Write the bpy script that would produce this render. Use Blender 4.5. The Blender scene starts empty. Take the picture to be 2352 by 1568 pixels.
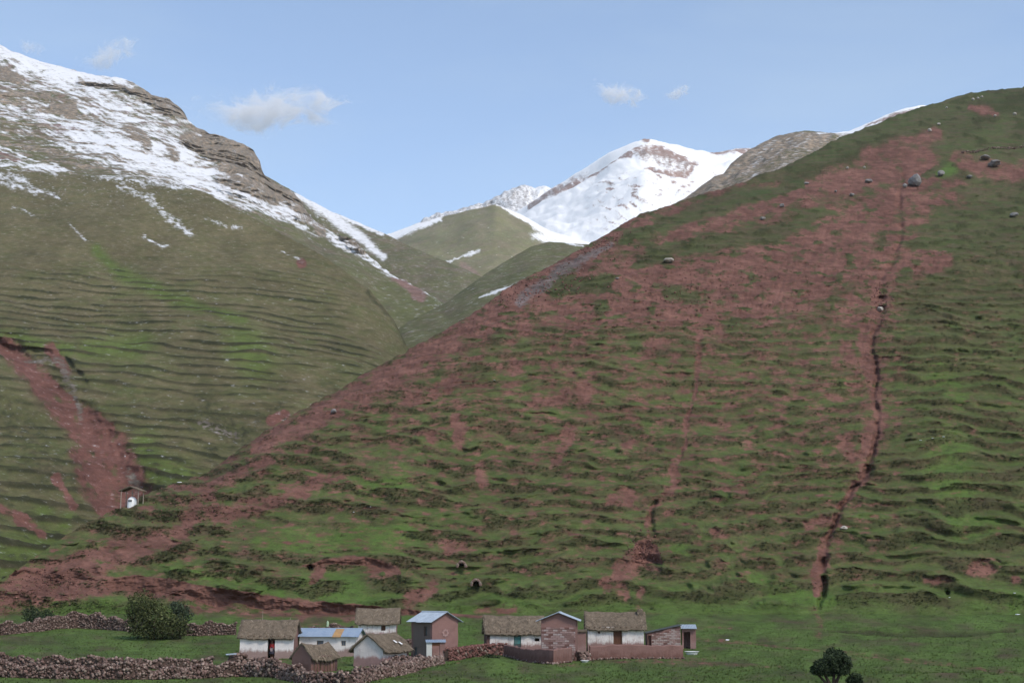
import bpy, bmesh, math, random
import numpy as np
from mathutils import Vector, Matrix

# ------------------------------------------------------------------ camera, sky, sun, exposure
scene = bpy.context.scene
FW, FH, FOC, HOR = 2352.0, 1568.0, 3230.0, 1364.0       # survey units of the photograph
HC = 6.0                                                 # eye height above the village ground
PITCH = math.atan((HOR - FH / 2) / FOC)
cam_data = bpy.data.cameras.new("camera")
cam_data.sensor_width = 36.0
cam_data.lens = 36.0 * FOC / FW
cam_data.clip_start = 0.5
cam_data.clip_end = 60000.0
cam = bpy.data.objects.new("camera", cam_data)
cam.location = (0, 0, HC)
cam.rotation_euler = (math.pi / 2 + PITCH, 0, 0)
scene.collection.objects.link(cam)
scene.camera = cam

SUN_AZ = math.radians(138)      # clockwise from the view direction (+Y): to the right and a little behind
SUN_EL = math.radians(48)
world = bpy.data.worlds.new("World")
scene.world = world
world.use_nodes = True
wn = world.node_tree
wn.nodes.clear()
wo = wn.nodes.new("ShaderNodeOutputWorld")
wb = wn.nodes.new("ShaderNodeBackground")
sky = wn.nodes.new("ShaderNodeTexSky")
sky.sky_type = 'NISHITA'
sky.sun_disc = False
sky.sun_elevation = SUN_EL
sky.sun_rotation = SUN_AZ
sky.altitude = 1500
sky.air_density = 1.0
sky.dust_density = 2.5
sky.ozone_density = 0.4
wb.inputs["Strength"].default_value = 0.135
# a thin veil of high cloud over the whole sky
wtc = wn.nodes.new("ShaderNodeTexCoord"); wmp = wn.nodes.new("ShaderNodeMapping"); wmp.inputs["Scale"].default_value = (1.2, 1.2, 5.0)
wns = wn.nodes.new("ShaderNodeTexNoise"); wns.inputs["Scale"].default_value = 2.2; wns.inputs["Detail"].default_value = 6; wns.inputs["Distortion"].default_value = 0.8
wmr = wn.nodes.new("ShaderNodeMapRange"); wmr.inputs[1].default_value = 0.35; wmr.inputs[2].default_value = 0.75; wmr.inputs[3].default_value = 0.08; wmr.inputs[4].default_value = 0.28
wmx = wn.nodes.new("ShaderNodeMix"); wmx.data_type = 'RGBA'; wmx.inputs[7].default_value = (3.0, 3.6, 3.75, 1)
wn.links.new(wtc.outputs["Generated"], wmp.inputs["Vector"]); wn.links.new(wmp.outputs[0], wns.inputs["Vector"]); wn.links.new(wns.outputs["Fac"], wmr.inputs[0])
wn.links.new(wmr.outputs[0], wmx.inputs[0]); wn.links.new(sky.outputs[0], wmx.inputs[6]); wn.links.new(wmx.outputs[2], wb.inputs["Color"])
wn.links.new(wb.outputs[0], wo.inputs["Surface"])

sun_data = bpy.data.lights.new("sun", 'SUN')
sun_data.energy = 1.7
sun_data.angle = math.radians(14)
sun_data.color = (1.0, 0.92, 0.82)
sun = bpy.data.objects.new("sun", sun_data)
sv = Vector((math.sin(SUN_AZ) * math.cos(SUN_EL), math.cos(SUN_AZ) * math.cos(SUN_EL), math.sin(SUN_EL)))
sun.rotation_euler = (-sv).to_track_quat('-Z', 'Y').to_euler()
sun.location = (300, -300, 600)
scene.collection.objects.link(sun)

vs = scene.view_settings
vs.view_transform = 'Standard'
vs.look = 'None'
vs.gamma = 1.0
vs.exposure = 0.75
vs.use_curve_mapping = False
scene.render.engine = 'CYCLES'
scene.cycles.volume_bounces = 16
scene.cycles.max_bounces = 16
scene.cycles.diffuse_bounces = 3
scene.cycles.glossy_bounces = 2
C = scene.collection

# ------------------------------------------------------------------ numeric helpers
_rng = np.random.RandomState(7)
_perm = _rng.permutation(256)
_perm = np.concatenate([_perm, _perm, _perm])
_ang = _rng.rand(256) * 2 * np.pi
_gx, _gy = np.cos(_ang), np.sin(_ang)

def pn(x, y, seed=0):
    x = np.asarray(x, float) + seed * 17.37
    y = np.asarray(y, float) + seed * 9.11
    xi = np.floor(x).astype(np.int64); yi = np.floor(y).astype(np.int64)
    xf = x - xi; yf = y - yi
    u = xf * xf * xf * (xf * (xf * 6 - 15) + 10)
    v = yf * yf * yf * (yf * (yf * 6 - 15) + 10)
    xi &= 255; yi &= 255
    def g(ix, iy, dx, dy):
        h = _perm[_perm[ix] + iy]
        return _gx[h] * dx + _gy[h] * dy
    n00 = g(xi, yi, xf, yf); n10 = g((xi + 1) & 255, yi, xf - 1, yf)
    n01 = g(xi, (yi + 1) & 255, xf, yf - 1); n11 = g((xi + 1) & 255, (yi + 1) & 255, xf - 1, yf - 1)
    return ((n00 * (1 - u) + n10 * u) * (1 - v) + (n01 * (1 - u) + n11 * u) * v) * 1.5

def fbm(x, y, octaves=4, seed=0, gain=0.5):
    a, s, t = 1.0, 0.0, 0.0
    f = 1.0
    for o in range(octaves):
        s = s + a * pn(x * f, y * f, seed + o * 3)
        t += a
        a *= gain; f *= 2.03
    return s / t

def sstep(a, b, x):
    t = np.clip((x - a) / (b - a), 0, 1)
    return t * t * (3 - 2 * t)

def stroke(U, W, pts, soft=0.6):
    """soft mask round a polyline whose points are (u, w, radius)"""
    best = np.full(U.shape, -9.0)
    if len(pts) == 1:
        pts = [pts[0], (pts[0][0] + 0.1, pts[0][1], pts[0][2])]
    for (x0, y0, r0), (x1, y1, r1) in zip(pts[:-1], pts[1:]):
        dx, dy = x1 - x0, y1 - y0
        t = np.clip(((U - x0) * dx + (W - y0) * dy) / (dx * dx + dy * dy + 1e-6), 0, 1)
        d = np.hypot(U - x0 - t * dx, W - y0 - t * dy)
        best = np.maximum(best, 1 - d / (r0 + (r1 - r0) * t))
    return sstep(-soft, soft, best)

def rays(U, W):
    a = (U - FW / 2) / FOC
    b = -(W - FH / 2) / FOC
    yy = math.cos(PITCH) - math.sin(PITCH) * b
    zz = math.sin(PITCH) + math.cos(PITCH) * b
    return a / yy, zz / yy

def point(U, W, D):
    ax, m = rays(np.asarray(U, float), np.asarray(W, float))
    return ax * D, D + 0 * ax, HC + D * m

def grid_mesh(name, X, Y, Z, attrs, mat, mask=None):
    R, K = X.shape
    me = bpy.data.meshes.new(name)
    n = R * K
    co = np.stack([X, Y, Z], -1).reshape(-1).astype(np.float32)
    idx = np.arange(n).reshape(R, K)
    quads = np.stack([idx[:-1, :-1], idx[1:, :-1], idx[1:, 1:], idx[:-1, 1:]], -1).reshape(-1, 4)
    me.vertices.add(n); me.vertices.foreach_set("co", co)
    nf = len(quads)
    me.loops.add(nf * 4); me.loops.foreach_set("vertex_index", quads.reshape(-1).astype(np.int32))
    me.polygons.add(nf)
    me.polygons.foreach_set("loop_start", np.arange(0, nf * 4, 4, dtype=np.int32))
    me.update(calc_edges=True)
    me.polygons.foreach_set("use_smooth", np.ones(nf, dtype=bool))
    for an, ch in attrs.items():
        at = me.attributes.new(an, 'FLOAT_COLOR', 'POINT')
        d = np.stack([np.broadcast_to(c, X.shape) for c in ch], -1).reshape(-1).astype(np.float32)
        at.data.foreach_set("color", d)
    me.materials.append(mat)
    ob = bpy.data.objects.new(name, me)
    C.objects.link(ob)
    return ob

# ------------------------------------------------------------------ node helpers
class NT:
    def __init__(self, name):
        self.mat = bpy.data.materials.new(name)
        self.mat.use_nodes = True
        self.nt = self.mat.node_tree
        self.nt.nodes.clear()
        self.out = self.nt.nodes.new("ShaderNodeOutputMaterial")
    def n(self, t, **kw):
        nd = self.nt.nodes.new(t)
        for k, v in kw.items():
            setattr(nd, k, v)
        return nd
    def put(self, sock, v):
        if hasattr(v, "is_output"):
            self.nt.links.new(v, sock)
        elif isinstance(v, (tuple, list)) and len(v) == 3 and sock.type == 'RGBA':
            sock.default_value = (*v, 1)
        else:
            sock.default_value = v
    def math(self, op, a, b=None, c=None, clamp=False):
        nd = self.n("ShaderNodeMath", operation=op); nd.use_clamp = clamp
        self.put(nd.inputs[0], a)
        if b is not None: self.put(nd.inputs[1], b)
        if c is not None: self.put(nd.inputs[2], c)
        return nd.outputs[0]
    def mix(self, fac, a, b, mode='MIX'):
        nd = self.n("ShaderNodeMix", data_type='RGBA', blend_type=mode)
        nd.clamp_factor = True
        self.put(nd.inputs[0], fac); self.put(nd.inputs[6], a); self.put(nd.inputs[7], b)
        return nd.outputs[2]
    def coord(self, scale=(1, 1, 1), kind="Object", rot=(0, 0, 0)):
        tc = self.n("ShaderNodeTexCoord")
        mp = self.n("ShaderNodeMapping")
        mp.inputs["Scale"].default_value = scale
        mp.inputs["Rotation"].default_value = rot
        self.nt.links.new(tc.outputs[kind], mp.inputs["Vector"])
        return mp.outputs[0]
    def noise(self, scale, vec=None, detail=5, rough=0.55, dist=0.0):
        nd = self.n("ShaderNodeTexNoise")
        nd.inputs["Scale"].default_value = scale
        nd.inputs["Detail"].default_value = detail
        nd.inputs["Roughness"].default_value = rough
        nd.inputs["Distortion"].default_value = dist
        if vec is not None: self.nt.links.new(vec, nd.inputs["Vector"])
        return nd.outputs["Fac"]
    def range(self, v, a, b, c=0.0, d=1.0, smooth=True):
        nd = self.n("ShaderNodeMapRange", interpolation_type='SMOOTHSTEP' if smooth else 'LINEAR')
        self.put(nd.inputs[0], v)
        for i, q in enumerate((a, b, c, d)): nd.inputs[i + 1].default_value = q
        return nd.outputs[0]
    def bsdf(self, col, rough=0.95, spec=0.15, bump=None, bstr=0.4, bdist=0.1, metallic=0.0):
        b = self.n("ShaderNodeBsdfPrincipled")
        self.put(b.inputs["Base Color"], col)
        self.put(b.inputs["Roughness"], rough)
        b.inputs["Specular IOR Level"].default_value = spec
        b.inputs["Metallic"].default_value = metallic
        if bump is not None:
            bn = self.n("ShaderNodeBump")
            bn.inputs["Strength"].default_value = bstr
            bn.inputs["Distance"].default_value = bdist
            self.put(bn.inputs["Height"], bump)
            self.nt.links.new(bn.outputs[0], b.inputs["Normal"])
        self.nt.links.new(b.outputs[0], self.out.inputs["Surface"])
        return b

def terrain_material(name, unit, grass_a, grass_b, lush, dry, scrub, soil_a, soil_b, rock_a, rock_b,
                     snow=(0.84, 0.86, 0.90), sharp=0.15, amp=0.6, strat=0.0, snow_amp=None, snow_sharp=None):
    """unit = size in metres of the finest detail one can see at that distance"""
    t = NT(name)
    a = t.n("ShaderNodeAttribute", attribute_name="ma")
    b = t.n("ShaderNodeAttribute", attribute_name="mb")
    sa = t.n("ShaderNodeSeparateColor"); t.nt.links.new(a.outputs["Color"], sa.inputs[0])
    sb = t.n("ShaderNodeSeparateColor"); t.nt.links.new(b.outputs["Color"], sb.inputs[0])
    soil, snowm, rock, scr = sa.outputs[0], sa.outputs[1], sa.outputs[2], a.outputs["Alpha"]
    lushm, drym, tone = sb.outputs[0], sb.outputs[1], sb.outputs[2]
    flat = t.coord((0.45, 0.45, 1.0))
    full = t.coord()
    nf = t.noise(0.5 / unit, flat, 6, 0.68)
    nm = t.noise(0.12 / unit, flat, 5, 0.6)
    nl = t.noise(0.02 / unit, full, 4, 0.55)
    ng = t.noise(1.1 / unit, full, 4, 0.7)
    def thr(m, nz, am=amp, sh=sharp):
        v = t.math('MULTIPLY_ADD', t.math('SUBTRACT', nz, 0.5), am * 2, m)
        return t.range(v, 0.5 - sh, 0.5 + sh)
    col = t.mix(t.range(nl, 0.35, 0.65), grass_a, grass_b)
    col = t.mix(t.range(nm, 0.42, 0.7), col, dry)
    col = t.mix(t.math('MULTIPLY', drym, t.range(nf, 0.3, 0.6)), col, dry)
    col = t.mix(t.math('MULTIPLY', lushm, t.range(nf, 0.25, 0.5)), col, lush)
    col = t.mix(thr(scr, nf, amp * 0.55, 0.48), col, t.mix(t.range(nm, 0.45, 0.62), scrub, tuple(0.70 * s_ + 0.24 * d_ + 0.04 * o_ for s_, d_, o_ in zip(scrub, dry, soil_b))))
    col = t.mix(t.math('MULTIPLY', soil, 0.50), col, soil_b)
    soilc = t.mix(t.range(nm, 0.35, 0.65), soil_a, soil_b)
    col = t.mix(thr(soil, nf, amp * 0.85, 0.26), col, soilc)
    rv = nm
    if strat:
        vert = t.coord((1.0, 1.0, 0.25))
        rv = t.noise(0.35 / unit, vert, 5, 0.65)
    rockc = t.mix(t.range(rv, 0.35, 0.65), rock_a, rock_b)
    col = t.mix(thr(rock, nf), col, rockc)
    sfac = thr(snowm, nf, snow_amp or amp, snow_sharp or sharp)
    col = t.mix(sfac, col, snow)
    var = t.math('ADD', t.math('MULTIPLY_ADD', ng, 0.8, 0.15), t.math('MULTIPLY', nf, 0.9))
    var = t.math('MULTIPLY', var, t.math('MULTIPLY_ADD', tone, 0.6, 0.7))
    vs_ = t.mix(sfac, var, (1, 1, 1))
    col = t.mix(1.0, col, vs_, 'MULTIPLY')
    h = t.math('ADD', nf, t.math('MULTIPLY', ng, 0.5))
    t.bsdf(col, 0.95, 0.08, h, 0.55, unit * 1.6)
    return t.mat
# ------------------------------------------------------------------ terrain
M_HILL = terrain_material("hill_ground", 0.30,  # foreground cloud shade is put into these darkened hill colours
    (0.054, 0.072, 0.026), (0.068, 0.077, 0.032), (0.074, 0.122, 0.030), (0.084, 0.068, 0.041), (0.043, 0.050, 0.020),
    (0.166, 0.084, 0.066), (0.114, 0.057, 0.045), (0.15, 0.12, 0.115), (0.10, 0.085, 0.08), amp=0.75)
M_LEFT = terrain_material("left_slope_ground", 0.6,
    (0.078, 0.086, 0.034), (0.094, 0.090, 0.042), (0.082, 0.110, 0.030), (0.118, 0.100, 0.056), (0.034, 0.036, 0.018),
    (0.150, 0.072, 0.058), (0.110, 0.053, 0.043), (0.15, 0.13, 0.11), (0.09, 0.078, 0.065), amp=0.8, snow=(0.60, 0.61, 0.63), snow_amp=1.0, snow_sharp=0.35)
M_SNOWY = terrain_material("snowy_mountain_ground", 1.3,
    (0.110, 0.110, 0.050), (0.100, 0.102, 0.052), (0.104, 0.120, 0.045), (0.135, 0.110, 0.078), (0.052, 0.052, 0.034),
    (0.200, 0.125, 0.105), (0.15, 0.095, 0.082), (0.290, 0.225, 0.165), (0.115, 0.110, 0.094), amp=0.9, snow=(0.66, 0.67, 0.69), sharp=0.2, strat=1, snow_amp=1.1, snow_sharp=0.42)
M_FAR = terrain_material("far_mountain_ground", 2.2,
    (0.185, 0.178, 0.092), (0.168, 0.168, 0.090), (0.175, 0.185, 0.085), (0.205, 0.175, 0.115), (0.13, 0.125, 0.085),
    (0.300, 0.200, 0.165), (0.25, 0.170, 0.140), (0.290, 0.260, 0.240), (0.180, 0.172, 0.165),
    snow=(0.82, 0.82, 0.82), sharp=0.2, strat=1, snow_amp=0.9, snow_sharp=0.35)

def cols(step, lo=-40, hi=2392, out=(-900, 3250), outstep=60):
    l = np.arange(out[0], lo, outstep); r = np.arange(hi + outstep, out[1] + 1, outstep)
    return np.concatenate([l, np.arange(lo, hi + 1, step), r]).astype(float)

def polyval(pts, u, k):
    p = np.array(pts, float)
    return np.interp(u, p[:, 0], p[:, k])

class Sheet:
    """a mountain face lofted from its foot line to its crest, plus the back slope behind the crest"""
    def __init__(self, u, ridge, foot, rows, crest_noise=0.0, cn_scale=30., seed=0, conv=0.0, backdrop=0.55, octv=4):
        wr = polyval(ridge, u, 1)
        un = np.linspace(u[0], u[-1], 900); gk = np.exp(-np.linspace(-2, 2, 61) ** 2); gk /= gk.sum()
        def sm(f):
            f = np.interp(un, u, f)
            f = np.convolve(np.pad(f, 30, mode='edge'), gk, 'valid')
            return np.interp(u, un, f)
        ws = sm(wr); dr = sm(polyval(ridge, u, 2))
        wf = sm(polyval(foot, u, 1)); df = sm(polyval(foot, u, 2))
        _, mr = rays(u, ws); _, mf = rays(u, wf)
        zr = HC + dr * mr; zf = HC + df * mf
        k = (zr - zf) / (dr - df)
        wr = wr + crest_noise * fbm(u / cn_scale, u * 0 + seed, octv, seed)
        v = np.linspace(0, 1, rows)[:, None] ** 1.0
        U = np.repeat(u[None, :], rows, 0)
        W = ws[None] + (wf - ws)[None] * v + (wr - ws)[None] * np.clip(1 - v * 5, 0, 1) ** 2
        _, m = rays(U, W)
        D = (zf - k * df - HC)[None] / (m - k[None])
        D = D - conv * (4 * v * (1 - v)) * (dr - df)[None]
        self.U, self.W, self.D, self.V = U, W, D, v + 0 * U
        self.back = backdrop
        self.span = (dr - df)
        self.k = k
    def xyz(self):
        X, Y, Z = point(self.U, self.W, self.D)
        return X, Y, Z
    def finish(self, name, X, Y, Z, attrs, mat):
        # back slope
        nb = 9
        t = (np.arange(nb, 0, -1) / nb)[:, None] ** 1.5
        step = self.span[None] * 0.9 * t
        ax = X[:1] / Y[:1]
        Yb = Y[:1] + step
        Xb = ax * Yb
        Zb = Z[:1] - self.back * step * (0.25 + 0.75 * t) - 0.02 * step
        X2 = np.concatenate([Xb, X]); Y2 = np.concatenate([Yb, Y]); Z2 = np.concatenate([Zb, Z])
        at = {}
        for n_, ch in attrs.items():
            at[n_] = [np.concatenate([np.repeat(np.broadcast_to(c, X.shape)[:1], nb, 0), np.broadcast_to(c, X.shape)]) for c in ch]
        ob = grid_mesh(name, X2, Y2, Z2, at, mat)
        ob["kind"] = "structure"
        return ob

def stair(fr, a):
    return np.where(fr < a, 0.0, sstep(0, 1, (fr - a) / (1 - a)))

# --- the village ground and the near hillside: one continuous sheet, cut into two objects at the hill's foot
ZP = [(-600, 0.0), (40, 0.0), (118, 0.0), (130, 0.05), (140, 0.2), (165, 1.2), (195, 3.2), (215, 6.0)]
def zprof(d):
    p = np.array(ZP)
    s = 0
    for o in (-6, -3, 0, 3, 6):
        s = s + np.interp(np.asarray(d, float) + o, p[:, 0], p[:, 1])
    return s / 5
def bumpxy(x, y, cx, cy, rx, ry, h):
    return h * np.exp(-((x - cx) / rx) ** 2 - ((y - cy) / ry) ** 2)
def ground_noise(x, y):
    return (0.22 * fbm(x / 14, y / 14, 4, 11) + 0.07 * fbm(x / 2.2, y / 2.2, 3, 12)
            + bumpxy(x, y, -1.7, 117.5, 3.6, 3.6, 0.85) + bumpxy(x, y, 33, 104, 12, 6, 0.35))
def zground(x, y):
    return float(zprof(y) + ground_noise(np.array([x]), np.array([y]))[0])

RIDGE_H = [(-900, 1345), (-300, 1340), (0, 1330), (40, 1310), (90, 1275), (160, 1235), (230, 1203), (290, 1176), (340, 1150), (420, 1110),
    (480, 1085), (540, 1040), (600, 1000), (680, 945), (730, 912), (800, 875), (870, 835), (940, 798), (1030, 752), (1100, 705),
    (1180, 655), (1240, 625), (1300, 590), (1380, 545), (1420, 522), (1480, 490), (1560, 460), (1700, 420), (1800, 385), (1900, 335),
    (1950, 310), (2040, 272), (2130, 243), (2230, 215), (2352, 200), (2700, 190), (3250, 260)]
uH = cols(3.0)
WF = 1411.0
_dd = np.linspace(42, 195, 800)
_, = (0,)
_zz = zprof(_dd)
# survey row for every distance along the ground profile
_mm = (_zz - HC) / _dd
_bb = (_mm * math.cos(PITCH) - math.sin(PITCH)) / (math.cos(PITCH) + _mm * math.sin(PITCH))
_ww = FH / 2 - _bb * FOC
WFOOT = _ww[-1]
def dist_of_row(w):
    return np.interp(w, _ww[::-1], _dd[::-1])
wr = np.interp(uH, [p[0] for p in RIDGE_H], [p[1] for p in RIDGE_H])
wr = wr + 5.0 * fbm(uH / 45, uH * 0, 4, 31) + 2.0 * fbm(uH / 9, uH * 0, 2, 33)
RH = 400
v = np.linspace(0, 1, RH)[:, None]
UH = np.repeat(uH[None], RH, 0)
WH = wr[None] + (WFOOT - wr)[None] * v
_, mH = rays(UH, WH)
KH = 0.56
DH = (zprof(195.0) - KH * 195.0 - HC) / (mH - KH)
# crest rounds away from the eye
DH = DH * (1 + 0.05 * np.exp(-(WH - wr[None]) / 60.0) * sstep(0, 400, uH)[None])
wg = np.concatenate([np.arange(WFOOT + 2.2, 1580, 2.2), np.array([1590, 1605, 1630, 1670, 1730, _ww[0]])])
UG = np.repeat(uH[None], len(wg), 0)
WG = np.repeat(wg[:, None], len(uH), 1)
DG = dist_of_row(WG)
U = np.concatenate([UH, UG]); W = np.concatenate([WH, WG]); D = np.concatenate([DH, DG])
X, Y, Z = point(U, W, D)
onhill = sstep(194, 200, D)
wU = U + 16 * fbm(U / 60, W / 60, 3, 41) + 5 * fbm(U / 14, W / 14, 2, 42)
wW = W + 13 * fbm(U / 60, W / 45, 3, 43) + 5 * fbm(U / 14, W / 12, 2, 44)

# bare red soil
soil = np.zeros(U.shape)
SOIL = [
    [(1420, 545, 22), (1300, 610, 40), (1180, 690, 55), (1060, 760, 48), (950, 830, 40), (830, 900, 32), (720, 960, 30), (600, 1030, 22)],
    [(1420, 640, 55), (1560, 640, 60), (1700, 620, 65), (1830, 620, 70)],
    [(1300, 700, 60), (1480, 700, 65), (1620, 720, 55)],
    [(1700, 700, 50), (1830, 670, 60), (1960, 600, 55)],
    [(1560, 530, 18), (1700, 490, 24), (1850, 440, 30), (2000, 400, 40), (2120, 375, 35)],
    [(1760, 610, 26), (1860, 560, 42), (1960, 520, 48), (2060, 460, 45), (2130, 410, 32)],
    [(1990, 360, 16), (2080, 335, 20), (2150, 310, 14)],
    [(2160, 590, 30), (2080, 610, 35), (2000, 640, 40)],
    [(2080, 470, 26), (2180, 460, 22), (2230, 500, 20)],
    [(2200, 370, 22), (2290, 395, 24), (2380, 385, 22)],
    [(2240, 255, 8), (2290, 262, 8)],
    [(2060, 520, 16), (2030, 620, 24), (2015, 720, 30), (1985, 790, 24), (2010, 890, 16), (2020, 960, 24), (1990, 1040, 24), (1985, 1080, 15),
     (1930, 1180, 9), (1890, 1260, 13), (1885, 1320, 19), (1880, 1370, 6)],
    [(1930, 720, 26), (1985, 750, 26)], [(1940, 800, 18), (1970, 850, 16)], [(1935, 1010, 20), (1960, 1040, 20)],
    [(1850, 1210, 14), (1900, 1195, 12)],
    [(1610, 770, 12), (1600, 850, 8), (1585, 930, 5), (1570, 1010, 5), (1548, 1080, 10), (1555, 1115, 9), (1500, 1170, 8), (1490, 1240, 5)],
    [(1440, 1145, 26), (1400, 1155, 14)], [(1700, 1118, 18), (1670, 1122, 10)], [(1530, 1185, 14)],
    [(1485, 1275, 26), (1440, 1310, 28), (1410, 1335, 18), (1440, 1370, 12)],
    [(1055, 965, 16), (1060, 1015, 16)], [(1300, 1005, 22), (1270, 1060, 14)], [(1110, 1075, 18), (1105, 1110, 14)], [(990, 1015, 18)],
    [(1440, 1015, 14)], [(1280, 850, 16)], [(1470, 1360, 12)],
    [(1030, 1255, 28), (1065, 1245, 10)], [(860, 1300, 28), (900, 1320, 14)], [(730, 1312, 16), (720, 1330, 10)],
    [(985, 1355, 24), (950, 1375, 22)], [(1395, 1340, 18)], [(1100, 1405, 10), (1180, 1400, 8)],
    [(2265, 1300, 26), (2230, 1310, 12)], [(2130, 1335, 12), (2180, 1330, 8)], [(2330, 1330, 10)], [(1640, 1230, 10)],
    [(700, 1120, 20), (780, 1095, 14), (600, 1165, 18), (470, 1190, 20)], [(620, 1065, 14), (500, 1115, 18), (450, 1190, 22)],
    [(60, 1345, 36), (200, 1300, 34), (320, 1260, 30), (400, 1240, 20), (450, 1190, 14)],
    [(0, 1380, 34), (120, 1355, 36), (240, 1345, 20)], [(-300, 1390, 40), (0, 1380, 36)],
    [(250, 1345, 16), (360, 1358, 22), (480, 1370, 18), (600, 1382, 14), (720, 1392, 10), (890, 1402, 7)],
    [(430, 1395, 8), (560, 1405, 10), (800, 1418, 12), (900, 1420, 8)],
    [(840, 1290, 9), (905, 1305, 9)],
    [(1350, 900, 25), (1230, 930, 18)], [(1500, 800, 26)], [(1180, 850, 26)], [(1040, 880, 26), (930, 930, 20)],
]
for s in SOIL:
    wt_ = 1.0 if max(q_[2] for q_ in s) >= 30 else 0.85
    soil = np.maximum(soil, wt_ * stroke(wU, wW, s, 0.85))
patchn = fbm(U / 34, W / 16, 4, 51)
up = sstep(1000, 560, W + 0.28 * (1176 - U) * -1 * 0)           # soil is barer high up
redline = np.interp(U, [430, 560, 700, 900, 1100, 1300, 1600, 1900, 2000, 2100, 2200, 2352], [1190, 1090, 1000, 910, 850, 820, 790, 760, 720, 620, 470, 400])
redzone = sstep(80, -110, W + 90 * fbm(U / 80, W / 36, 3, 54) - redline) * sstep(360, 460, W + 0 * U) * onhill
soil = np.maximum(soil * 0.95, (0.54 + 1.3 * fbm(U / 70, W / 24, 4, 55)) * redzone)
soil = np.maximum(soil, (0.27 + 0.17 * sstep(1200, 800, W) + 0.5 * fbm(U / 44, W / 10, 3, 56)) * onhill * sstep(1400, 1300, W) * sstep(330, 480, W) * (1 - 0.45 * sstep(2020, 2120, U)))
soil = soil * (0.92 + 1.0 * patchn + 0.3 * fbm(U / 9, W / 4, 3, 53))
soil = soil + 0.22 * sstep(0.05, 0.5, fbm(U / 26, W / 9, 3, 52)) * sstep(760, 1000, W) * onhill
GREEN = [
    [(1440, 550, 14), (1560, 505, 18), (1700, 455, 20), (1830, 425, 12)],
    [(1500, 575, 12), (1640, 560, 16), (1780, 535, 18), (1880, 490, 12)],
    [(1480, 600, 14), (1540, 590, 10)], [(1280, 655, 22), (1390, 650, 20)], [(1380, 705, 20)], [(1540, 670, 18), (1600, 680, 14)],
    [(2180, 500, 30), (2260, 520, 40), (2352, 500, 40)], [(2180, 390, 20), (2130, 400, 10)], [(1930, 640, 12)], [(2080, 625, 14)],
    [(1690, 740, 20)], [(1460, 790, 20)], [(1200, 800, 14)], [(880, 1320, 5)], [(800, 1340, 30)],
    [(2110, 560, 12), (2200, 570, 20)],
]
soil = soil * (1 - 0.75 * sstep(0.10, 0.34, fbm(U / 38, W / 13, 4, 57)) * sstep(900, 700, W) * sstep(380, 480, W))
for s in GREEN:
    soil = soil * (1 - 0.9 * stroke(wU, wW, s, 0.6))
lush = np.zeros(U.shape)
LUSH = [[(860, 1120, 26), (930, 1110, 16)], [(600, 1250, 20), (760, 1240, 26), (900, 1240, 26), (960, 1200, 16)], [(820, 1350, 26), (700, 1340, 20)],
    [(2180, 1040, 40), (2170, 1100, 36), (2200, 1150, 30)], [(2160, 860, 22), (2200, 920, 18)], [(2200, 1215, 20), (2280, 1210, 16)],
    [(2200, 380, 14), (2160, 400, 9)], [(2330, 1390, 18)], [(1720, 1330, 16), (1900, 1390, 14)], [(1560, 1265, 16)],
    [(450, 1420, 12), (300, 1400, 12), (100, 1395, 10)], [(1050, 1460, 40)], [(380, 1295, 12), (520, 1335, 12), (640, 1360, 10)]]
for s in LUSH:
    lush = np.maximum(lush, stroke(wU, wW, s, 0.8))

# broken terraces
sp = 3.0
tz = Z / sp + 1.9 * fbm(X / 38, Z / 26, 3, 61) + 0.75 * fbm(X / 13, Z / 8, 3, 62)
fr = tz - np.floor(tz)
lens = fbm(X / 10 + 3 * fbm(X / 30, Z / 30, 2, 64), Z / 2.6 + np.floor(tz) * 3.7, 3, 63)
th = np.clip(0.68 + 1.0 * lens, 0.0, 0.90)
st = np.clip(0.15 + 1.3 * th, 0.05, 1.1) * onhill * (1 - 0.75 * np.clip(soil, 0, 1)) * sstep(300, 800, W)
smooth_zones = np.maximum.reduce([stroke(U, W, z_, 0.6) for z_ in ([(560, 1235, 40), (900, 1240, 36)], [(850, 1060, 30), (930, 1050, 26)], [(820, 1350, 36)],
    [(1600, 480, 40), (1800, 430, 30)], [(2180, 1080, 20)])])
st = st * (1 - 0.85 * smooth_zones)
a_ = np.clip(th, 0.25, 0.8)
Doff = st * (sp / KH) * (0.54 + 0.14 * sstep(1900, 2100, U)) * (stair(fr, a_) - fr)
D = D + Doff
riser = sstep(0.0, 0.12, fr) * (1 - np.clip((fr - th + 0.2) / 0.22, 0, 1)) * sstep(0.05, 0.2, th)
scrub = (0.72 + 0.7 * fbm(X / 5, Z / 2.5, 3, 69)) * riser * onhill * (1 - 0.7 * smooth_zones)
scrub = scrub * sstep(330, 760, W) + 0.85 * sstep(0.02, 0.32, fbm(U / 45, W / 13, 4, 66)) * sstep(900, 520, W) * onhill
scrub = scrub * (1 - 0.40 * np.clip(soil, 0, 1)) + 0.18 * fbm(U / 20, W / 8, 3, 67)
DARK = [[(1520, 305 + 0, 1)], [(2250, 250, 20), (2352, 235, 24)], [(1850, 400, 14), (2000, 345, 12)], [(2085, 358, 8)], [(2060, 1215, 10)]]
for s in DARK:
    scrub = np.maximum(scrub, 0.7 * stroke(wU, wW, s, 0.7))
dry = np.clip(0.5 * sstep(900, 400, W) * sstep(0.0, 0.4, fbm(U / 70, W / 30, 3, 68)) + stroke(wU, wW, [(330, 1160, 8), (480, 1090, 12), (600, 1010, 10)], 0.8), 0, 1)
rill = np.abs(fbm((U + 0.25 * W) / 13, W / 120, 3, 77))
D = D + 0.6 * np.clip(soil, 0, 1) * sstep(0.16, 0.0, rill) * onhill * sstep(1150, 700, W)
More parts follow.
